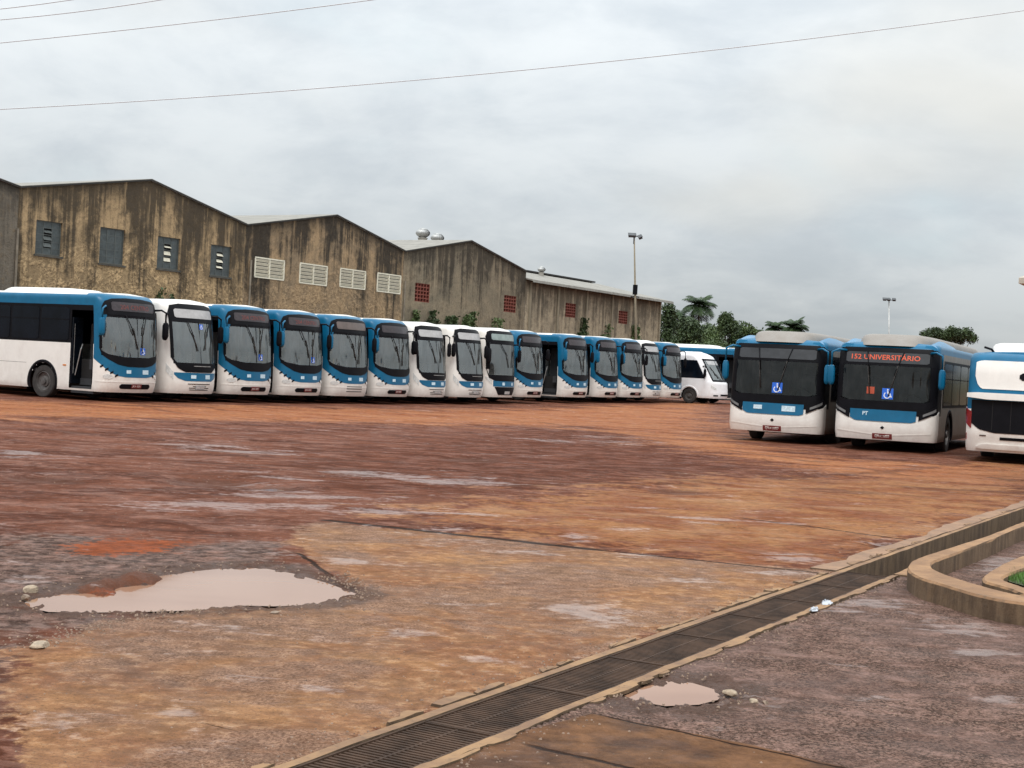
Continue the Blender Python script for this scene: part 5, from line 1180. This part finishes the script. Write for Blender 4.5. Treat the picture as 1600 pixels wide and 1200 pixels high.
zv = (V0[1]+V1[1]+V2[1]+V3[1])/4; zk = (K1[1]+K2[1]+K3[1])/3
print('valleys', V0, V1, V2, V3, V4, 'peaks', K1, K2, K3)
MW0 = wall_mat('grey_render_wall', (.17, .145, .115), (.13, .115, .095), amt=.55, brick=.1, seed=0)
MW1 = wall_mat('ochre_crumbling_wall', (.42, .295, .165), (.28, .20, .115), amt=.88, brick=.9, reach=3.0, seed=1, blotch=(.14, .10, .065))
MW2 = wall_mat('brown_stained_wall', (.36, .25, .145), (.22, .165, .11), amt=.95, brick=.55, reach=2.4, seed=2, blotch=(.12, .09, .06))
MW3 = wall_mat('grey_brown_wall', (.275, .22, .15), (.19, .16, .115), amt=.85, brick=.15, reach=2.0, seed=3, blotch=(.15, .12, .09))
MW4 = wall_mat('pale_stained_wall', (.42, .345, .24), (.30, .25, .18), amt=.7, brick=.1, reach=2.2, seed=4, blotch=(.19, .15, .11))
w1 = [winfit(57, 98, 346, 399), winfit(157, 196, 357, 413), winfit(247, 282, 371, 421), winfit(330, 362, 384, 432)]
w2 = [winfit(399, 444, 406, 434), winfit(469, 511, 415, 443), winfit(532, 571, 423, 449), winfit(590, 626, 430, 456)]
w3 = [winfit(649, 672, 443, 472), winfit(788, 807, 462, 488)]
w4 = [winfit(884, 900, 474, 496), winfit(967, 981, 486, 506)]
sL = V0[0]-14
h0 = hall('h0', sL, V0[0]-.002, [(sL, zv-.1), (sL+7, zk-.15), (V0[0], zv)], MW0, 'dark grey rendered warehouse gable at the left edge, no windows showing', [])
h1 = hall('h1', V0[0], V1[0]-.002, [(V0[0], zv), (K1[0], zk), (V1[0], zv)], MW1, 'ochre crumbling warehouse gable with four grey steel windows', w1)
for i, w_ in enumerate(w1): win_parts(h1, V0[0], w_, 'steel', i)
h2 = hall('h2', V1[0], V2[0]-.002, [(V1[0], zv), (K2[0], zk), (V2[0], zv)], MW2, 'brown stained warehouse gable with four cream louvred windows', w2)
for i, w_ in enumerate(w2): win_parts(h2, V1[0], w_, 'louvre', i)
h3 = hall('h3', V2[0], V3[0]-.002, [(V2[0], zv), (K3[0], zk), (V3[0], zv)], MW3, 'grey brown warehouse gable with two red clay block windows', w3)
for i, w_ in enumerate(w3): win_parts(h3, V2[0], w_, 'clay', i)
z4 = zv-.55
h4 = hall('h4', V3[0], V4[0], [(V3[0], z4), (V4[0], z4)], MW4, 'low pale warehouse wing with long grey eave and two red clay block windows', w4, gable=False, right_wall=True, depth=12)
for i, w_ in enumerate(w4): win_parts(h4, V3[0], w_, 'clay', i+5)
L4 = V4[0]-V3[0]
r_ = MB(); dep = 6.0; rise = 1.25
r_.add([(0, -.55, z4-.02), (L4+.9, -.55, z4-.02), (L4+.9, dep, z4+rise), (0, dep, z4+rise), (0, -.55, z4+.07), (L4+.9, -.55, z4+.07), (L4+.9, dep, z4+rise+.09), (0, dep, z4+rise+.09)], [(4, 5, 6, 7), (3, 2, 1, 0), (0, 1, 5, 4), (1, 2, 6, 5), (3, 0, 4, 7)])
r_.add([(0, dep, z4+rise), (L4+.9, dep, z4+rise), (L4+.9, dep*2.1, z4-.1), (0, dep*2.1, z4-.1)], [(0, 1, 2, 3)])
r_.build('roof', ROOF, h4)
MB().box(3, L4-.6, dep-.4, dep+.5, z4+rise+.09, z4+rise+.20).build('roof_ridge', FASC, h4)
MB().box(0, L4+.9, -.60, -.555, z4-.10, z4+.03).build('gutter', pmat('grey_gutter', (.30, .30, .27), .6, var=.2), h4)
gb = MB(); gb.add([(L4+.0, 0, z4), (L4+.0, dep, z4+rise), (L4+.0, 12, z4-.0)], [(0, 1, 2)]); gb.build('gable_end', MW3, h4)
PIL = pmat('pale_pilaster', (.36, .30, .21), .9, var=.25, vscale=1.2, alt=(.2, .17, .12))
for px in (826, 870, 915, 955, 1030):
    s_, _ = wallpt(px, 500); MB().box(s_-V3[0]-.11, s_-V3[0]+.11, -.09, -.002, 0, z4-.05).build('pilaster', PIL, h4)
for root_, s0_, px in ((h0, sL, 24), (h2, V1[0], 391), (h3, V2[0], 628.5)):
    s_, _ = wallpt(px, 400); s_ = max(s_, s0_+.12); s_ = s_-s0_
    MB().tube([(s_, -.08, 0), (s_, -.08, 3.2), (s_, -.08, 6.3)], .05, 8).build('downpipe', pmat('old_downpipe', (.20, .17, .13), .8, var=.3), root_)
# turbine ventilators
def ventilator(p, r, label):
    root = empty('roof_ventilator', p); tag(root, label, 'ventilator', 'round roof ventilators')
    MB().lathe([(r*.62, -.45), (r*.62, 0), (r*.7, .02), (r*.7, .06)], 20).build('base', ROOF, root, smooth='auto')
    b = MB(); n = 22
    for k in range(n):
        a = 2*math.pi*k/n; a2 = a+.32; vs = []
        for j in range(7):
            t = j/6; rr_ = r*math.sin(.38+t*2.1)*1.0; z = .06+r*1.15*t; vs += [(rr_*math.cos(a), rr_*math.sin(a), z), (rr_*.93*math.cos(a2), rr_*.93*math.sin(a2), z)]
        b.add(vs, [(j*2, j*2+1, j*2+3, j*2+2) for j in range(6)])
    b.build('blades', M_['silver'], root); MB().lathe([(r*.62, r*1.15+.05), (r*.62, r*1.15+.08), (r*.3, r*1.15+.15), (.001, r*1.15+.17)], 20).build('cap', M_['silver'], root, smooth=True)
def roofpt(px, D):   # point on hall 3's left roof slope
    s_, z = wallpt(px, 380, D); zr = float(np.interp(s_, [V2[0], K3[0]], [zv, zk])); return site(s_, D)+Vector((0, 0, zr+.11))
p_ = roofpt(660, 54); p_.z += .42; ventilator(p_, .48, 'large round silver roof ventilator, left one of the pair by the gable valley')
p_ = roofpt(683, 54); p_.z += .30; ventilator(p_, .46, 'large round silver roof ventilator, right one of the pair by the gable valley')
s_, z_ = wallpt(846, 424, 52.5); p_ = site(s_, 52.5)+Vector((0, 0, z4+1.25)); ventilator(p_, .3, 'small round ventilator on the long low wing roof')
# climbing plants on the wall
LEAFD = pmat('dark_leaves', (.035, .065, .025), .6, var=.5, vscale=1.2, alt=(.07, .11, .035))
LEAFM = pmat('mid_leaves', (.06, .10, .03), .6, var=.45, vscale=.8, alt=(.10, .15, .045)); LEAFP = pmat('palm_leaves', (.030, .055, .024), .6, spec=.2, var=.4, vscale=1, alt=(.05, .085, .032))
BARK = pmat('bark', (.10, .08, .06), .9, var=.3)
def leaf(mb, p, sz, rnd=random):
    n = Vector((rnd.gauss(0, 1), rnd.gauss(0, 1), rnd.gauss(0, 1)+.4)).normalized(); a = n.orthogonal().normalized(); b = n.cross(a); th = rnd.uniform(0, 6.28); a, b = a*math.cos(th)+b*math.sin(th), b*math.cos(th)-a*math.sin(th)
    a *= sz*.5; b *= sz*.32; mb.add([p-a, p-b+n*sz*.05, p+a, p+b+n*sz*.05], [(0, 1, 2, 3)])
def climber(px, py_top, w_, label, n=500, z_base=0):
    s_, zt = wallpt(px, py_top, DWALL-.2); p0 = site(s_, DWALL-.25); root = empty('climbing_plant', (p0.x, p0.y, 0), ROT); tag(root, label, 'climbing plant', 'plants growing up the warehouse wall')
    rnd = random.Random(int(px)); mb = MB(); st = MB()
    n *= 3; spikes = [(rnd.uniform(-w_, w_), zt*rnd.uniform(.70, 1.08)) for _ in range(max(3, int(w_*5)))]
    for x, h in spikes:
        st.tube([(x*.6, 0, 0), (x, -.02, h*.5), (x+rnd.uniform(-.1, .1), 0, h*.96)], [.03, .02, .008], 5)
        for k in range(int(n/len(spikes))):
            t = rnd.random()**.7; wd = .30*(1.08-t)+.03
            leaf(mb, Vector((x+rnd.gauss(0, wd*.6), rnd.gauss(0, .14), t*h)), rnd.uniform(.14, .26), rnd)
    st.build('stem', BARK, root); mb.build('foliage', LEAFM if n < 2100 else LEAFD, root)
climber(648, 484, .5, 'dark plant on the wall below the left red block window', 500)
climber(690, 484, 1.6, 'widest clump of green plants on the grey brown wall left of centre', 1500)
climber(733, 484, .5, 'tall single dark plant right of the widest clump on the wall', 600)
climber(779, 500, .7, 'sparse pale plant by the right red block window of the third gable', 260)
climber(910, 488, .7, 'tall dark climber beside the left red window of the low wing', 1100)
climber(947, 500, .6, 'sparse climber between the two red windows of the low wing', 380)
climber(992, 515, .5, 'small dark climber at the foot of the floodlight pole', 400)
climber(225, 455, 2.2, 'low dark leaves showing just above the leftmost bus roof', 1100)
# small grilles / ladder by the climber
s_, z_ = wallpt(905, 492); lp = site(s_, DWALL-.15); lr = empty('wall_ladder', (lp.x, lp.y, 0), ROT); tag(lr, 'pale ladder fixed to the low wing wall beside the tall climber', 'ladder')
lm = MB()
for x in (-.2, .2): lm.tube([(x, 0, .3), (x, 0, z_+.4)], .025, 6)
lm.build('rail', PIL, lr); lm = MB()
for k in range(14): lm.tube([(-.2, 0, .6+k*.32), (.2, 0, .6+k*.32)], .018, 6)
lm.build('rungs', PIL, lr)

# ---------------------------------------------------------------- poles and cables
def pole(base, top, r0, r1, label, heads, mid=None, mat=None):
    root = empty('floodlight_pole', base); tag(root, label, 'light pole', 'floodlight poles behind the buses'); v = top-base
    MB().tube([Vector((0, 0, 0)), v*.5, v], [r0, (r0+r1)/2, r1], 10).build('pole', mat or M_['silver'], root, smooth=True)
    if mid:
        b = MB(); c = v*mid; b.lathe([(.06, -.45), (.19, -.4), (.21, 0), (.19, .4), (.06, .45)], 10, c=tuple(c)) if len(heads) > 2 else (b.box(c.x-.16, c.x+.16, c.y-.14, c.y+.14, c.z-.35, c.z+.35), b.box(c.x-.3, c.x+.3, c.y-.05, c.y+.05, c.z-.55, c.z-.48)); b.build('control_box', M_['black'], root)
    arm = MB().tube([v+Vector((heads[0][0], 0, -.05)), v+Vector((heads[-1][0], 0, -.05))], .04, 6); arm.tube([v+Vector((0, 0, -.6)), v+Vector((0, 0, .05))], .05, 6); arm.build('crossarm', M_['dkst'], root)
    for hx, hz, wd, tilt in heads:
        M = Matrix.Translation(v+Vector((hx, -.1, hz))) @ Matrix.Rotation(R(tilt), 4, 'Y') @ Matrix.Rotation(R(35), 4, 'X')
        h = MB(); h.box(-wd/2, wd/2, -.15, .15, -.10, .06, M=M); h.box(-wd/2-.03, wd/2+.03, -.18, .18, .06, .10, M=M); o = h.build('floodlight', M_['dkst'], root)
        g_ = MB().box(-wd/2+.04, wd/2-.04, -.12, .12, -.115, -.102, M=M).build('lens', M_['lens_d'], o)
M_['dkst'] = pmat('dark_grey_fitting', (.07, .075, .08), .5, var=.2)
pb = atY(996, 600, 103.); pb.z = .2; pt_ = atY(991, 368, 103.)
pole(pb, pt_, .13, .045, 'tall thin floodlight pole in front of the low warehouse wing', [(-.16, .0, .52, 0), (.42, -.1, .26, -25)], mid=.66, mat=PIL)
pb = atY(1390, 610, 150.); pb.z = 0; pt_ = atY(1389, 468, 150.)
pole(pb, pt_, .12, .07, 'distant floodlight pole with three lamps above the right hand buses', [(-.48, 0, .34, 0), (-.06, 0, .32, 0), (.5, 0, .32, 0)], mid=.62)
CABLE = pmat('grey_cable', (.60, .62, .64), .6)
def cable(pts, Yd, label):
    xs = np.array([p[0] for p in pts], float); ys = np.array([p[1] for p in pts], float); cf = np.polyfit(xs, ys, 2)
    X_ = np.linspace(-700, 2300, 60); P = [atY(x, float(np.polyval(cf, x)), Yd) for x in X_]
    o = MB().tube(P, .0085*Yd/25, 6).build('overhead_cable', CABLE, smooth=True); tag(o, label, 'cable', 'overhead cables crossing the sky')
cable([(0, 170), (400, 147), (800, 111), (1200, 67), (1600, 17)], 25, 'long overhead cable crossing the whole sky, the lowest one')
cable([(0, 67), (275, 38), (580, 0)], 27, 'overhead cable leaving the top of the view left of centre, second lowest')
cable([(0, 31), (125, 18), (250, 0)], 29, 'overhead cable near the top left corner, third from below')
cable([(0, 14), (60, 7), (110, 0)], 30, 'short visible overhead cable in the very top left corner')
# roof canopy whose eave tip shows at the right edge
c0 = atY(1592, 432, 25.); cz = c0.z
cq = Matrix.Rotation(-.5, 3, 'Z') @ Vector((-2.2, -1.5, 0)); can = empty('canopy', (c0.x-cq.x, c0.y-cq.y, 0), -.5); tag(can, 'corner of a pale tiled canopy roof poking in at the right edge', 'canopy')
cm_ = MB(); cm_.add([(-2.2, -1.5, cz-.02), (-2.2, 1.5, cz-.02), (0, 0, cz+1.2), (4, 0, cz+1.2), (4, -1.5, cz-.02), (4, 1.5, cz-.02), (-2.2, -1.5, cz-.12), (-2.2, 1.5, cz-.12), (4, -1.5, cz-.12), (4, 1.5, cz-.12)], [(0, 2, 1), (0, 4, 3, 2), (1, 2, 3, 5), (0, 1, 7, 6), (0, 6, 8, 4), (1, 5, 9, 7), (6, 7, 9, 8)])
cm_.build('roof', pmat('pale_tiles', (.55, .50, .42), .8, var=.2), can)
cm_ = MB(); cm_.box(-.15, .15, -.15, .15, 0, cz-.12); cm_.build('post', CONC, can); MB().box(2.9, 3.2, -.15, .15, 0, cz-.12).build('post', CONC, can)

# ---------------------------------------------------------------- vegetation
def tree(px, py_top, Yd, wid, label, mat=LEAFD, dens=2600, shape='round', trunk=True, seed=0, leafs=.34, base_h=.25, group='trees beyond the yard'):
    rnd = random.Random(seed); p = atY(px, py_top, Yd); Ht = p.z; root = empty('tree', (p.x, p.y, 0)); tag(root, label, 'tree', group)
    tk = MB(); r0 = max(.12, wid*.035); tk.tube([(0, 0, 0), (rnd.uniform(-.2, .2), 0, Ht*.35), (rnd.uniform(-.3, .3), .1, Ht*.7)], [r0, r0*.75, r0*.35], 8)
    cl = []; nC = 15 if shape != 'umbrella' else 22
    for k in range(nC):
        a = rnd.uniform(0, 6.28); q_ = rnd.random()**.5
        if shape == 'umbrella': z = Ht*(.90-.22*q_*rnd.random()-.03*rnd.random()); rr_ = wid/2*q_*.95; cr_ = wid*.11
        elif shape == 'column': z = Ht*(.12+.85*k/nC); rr_ = wid*.18*rnd.random(); cr_ = wid*.33*(1.1-.5*k/nC)
        else: z = Ht*(base_h+(.93-base_h)*rnd.random()); prof = math.sin(min(1, max(.12, (1-z/Ht)*1.55+.12))*math.pi/2); rr_ = wid/2*q_*prof*.8; cr_ = wid*.17
        z = min(z, Ht-cr_*.6); c = Vector((rr_*math.cos(a), rr_*math.sin(a), z)); cl.append((c, cr_))
        tk.tube([(0, 0, Ht*.4), c*.6+Vector((0, 0, Ht*.16)), c], [r0*.4, r0*.22, r0*.08], 5)
    tk.build('trunk', BARK, root, smooth=True); mb = MB()
    dens = int(dens*3.0); leafs *= .72
    for k in range(dens):
        c, cr_ = cl[rnd.randrange(nC)]; d = Vector((rnd.gauss(0, 1), rnd.gauss(0, 1), rnd.gauss(0, .75))); d = d.normalized()*cr_*(rnd.random()**.45)*rnd.uniform(.7, 1.15); pp = c+d
        if pp.z > Ht: pp.z = Ht-rnd.random()*.3
        leaf(mb, pp, leafs*rnd.uniform(.7, 1.4), rnd)
    mb.build('crown', mat, root); return root
def palm(px, py_top, Yd, R_, label, seed=0):
    rnd = random.Random(seed); p = atY(px, py_top, Yd); Ht = p.z-R_*.55; root = empty('palm_tree', (p.x, p.y, 0)); tag(root, label, 'palm tree', 'coconut palms beyond the yard')
    lean = rnd.uniform(-.4, .4); MB().tube([(0, 0, 0), (lean*.4, 0, Ht*.5), (lean, 0, Ht)], [.22, .16, .13], 8).build('trunk', BARK, root, smooth=True)
    mb = MB(); nF = 36
    for k in range(nF):
        a = 2*math.pi*k/nF*2.618+rnd.uniform(-.2, .2); el = R(82-100*(k/nF)+rnd.uniform(-8, 8)); L = R_*rnd.uniform(.9, 1.15); pts = []; q_ = Vector((lean, 0, Ht)); e = el
        for j in range(13):
            pts.append(q_.copy()); q_ = q_+Vector((math.cos(a)*math.cos(e), math.sin(a)*math.cos(e), math.sin(e)))*L/12; e -= R(6.5+3*k/nF)
        mb.tube(pts, [.035*(1-j/14) for j in range(13)], 4)
        for j in range(2, 13):
            t = (pts[min(j+1, 12)]-pts[j-1]).normalized(); sd_ = t.cross(Vector((0, 0, 1))).normalized(); ll = R_*.34*math.sin(math.pi*(j/12*.8+.18))
            for u_ in (0, .5):
                b = pts[j]+(pts[min(j+1, 12)]-pts[j])*u_
                for sg in (-1, 1):
                    tip = b+sd_*sg*ll+t*ll*.5-Vector((0, 0, ll*rnd.uniform(.3, .65))); wv = t*.05; mb.add([b-wv, b+wv, tip+wv*.4, tip-wv*.4], [(0, 1, 2, 3)])
    mb.build('crown', LEAFP, root)
tree(1046, 470, 135, 3.2, 'tall dark narrow tree right against the end of the warehouse', LEAFD, 2600, 'column', seed=1, leafs=.3)
palm(1090, 462, 190, 2.6, 'tallest coconut palm, rising above the trees right of the warehouse', 2)
palm(1060, 485, 186, 2.6, 'lower palm whose left fronds droop beside the tallest palm', 5)
tree(1072, 496, 160, 6., 'dark bushy tree below the tallest palm', LEAFD, 3400, seed=3)
tree(1104, 494, 165, 6., 'dark round tree right of the palm trunk', LEAFD, 3400, seed=4)
tree(1137, 487, 160, 5.2, 'highest round broadleaf tree between the palm and the right buses', LEAFD, 3800, seed=6)
tree(1168, 498, 158, 4.8, 'olive round tree closest to the right hand buses', LEAFM, 3200, seed=7)
tree(1092, 503, 172, 8.5, 'broad dark tree filling the gap under the palm', LEAFD, 3800, seed=31)
tree(1153, 501, 172, 7.0, 'broad dark tree between the two highest round trees', LEAFD, 3400, seed=32)
tree(1120, 507, 150, 5.5, 'lower olive green tree in front of the round ones', LEAFM, 3200, seed=8)
tree(1188, 508, 165, 3.8, 'small tree peeking out left of the beige roof fairing', LEAFD, 1800, seed=9)
palm(1211, 503, 175, 1.5, 'small distant palm above the left beige fairing', 10)
palm(1243, 499, 170, 2.0, 'bushy short palm right of the small distant palm', 11)
tree(1492, 504, 150, 6.2, 'flat topped umbrella tree behind the right hand buses', LEAFD, 4200, 'umbrella', seed=12, leafs=.28)
for k, (px, py) in enumerate(((1062, 528), (1085, 530), (1110, 531), (1135, 532))):
    tree(px, py, 128, 3.2, ['light green bush at the foot of the dark narrow tree', 'light green bush second along the earth bank', 'light green bush third along the earth bank', 'light green bush nearest the right hand buses'][k], LEAFM, 900, seed=20+k, leafs=.25, base_h=.1, group='bushes on the earth bank')
# earth bank behind the yard
bk = MB(); n = 60; rowsb = []
for i in range(n+1):
    x = -10+70*i/n; y = 118+6*math.sin(i*.2)
    for dy, z in ((-4, .1), (-2, 1.3+.3*math.sin(i*.7)), (0, 2.3+.4*math.sin(i*.45+1)), (6, 2.5+.3*math.sin(i*.3)), (16, -.1)): rowsb.append((x+.2*math.sin(i*2.1), y+dy, z))
bk.add(rowsb, [(i*5+k, (i+1)*5+k, (i+1)*5+k+1, i*5+k+1) for i in range(n) for k in range(4)])
tag(bk.build('earth_bank', pmat('red_earth_with_weeds', (.16, .08, .045), .9, var=.4, vscale=.7, alt=(.09, .10, .04), bump=.6, bscale=4), smooth=True), kind='structure')
tl = MB(); rnd = random.Random(5)
for k in range(9000):
    a = R(rnd.uniform(-75, 75)); d = rnd.uniform(330, 380); h = 4.5+2.2*math.sin(a*23)+1.2*math.sin(a*61); leaf(tl, Vector((d*math.sin(a), d*math.cos(a), rnd.random()**.6*h)), 1.9, rnd)
tag(tl.build('distant_wood', LEAFD), 'low dark distant wood on the horizon', 'wood', kind='stuff')
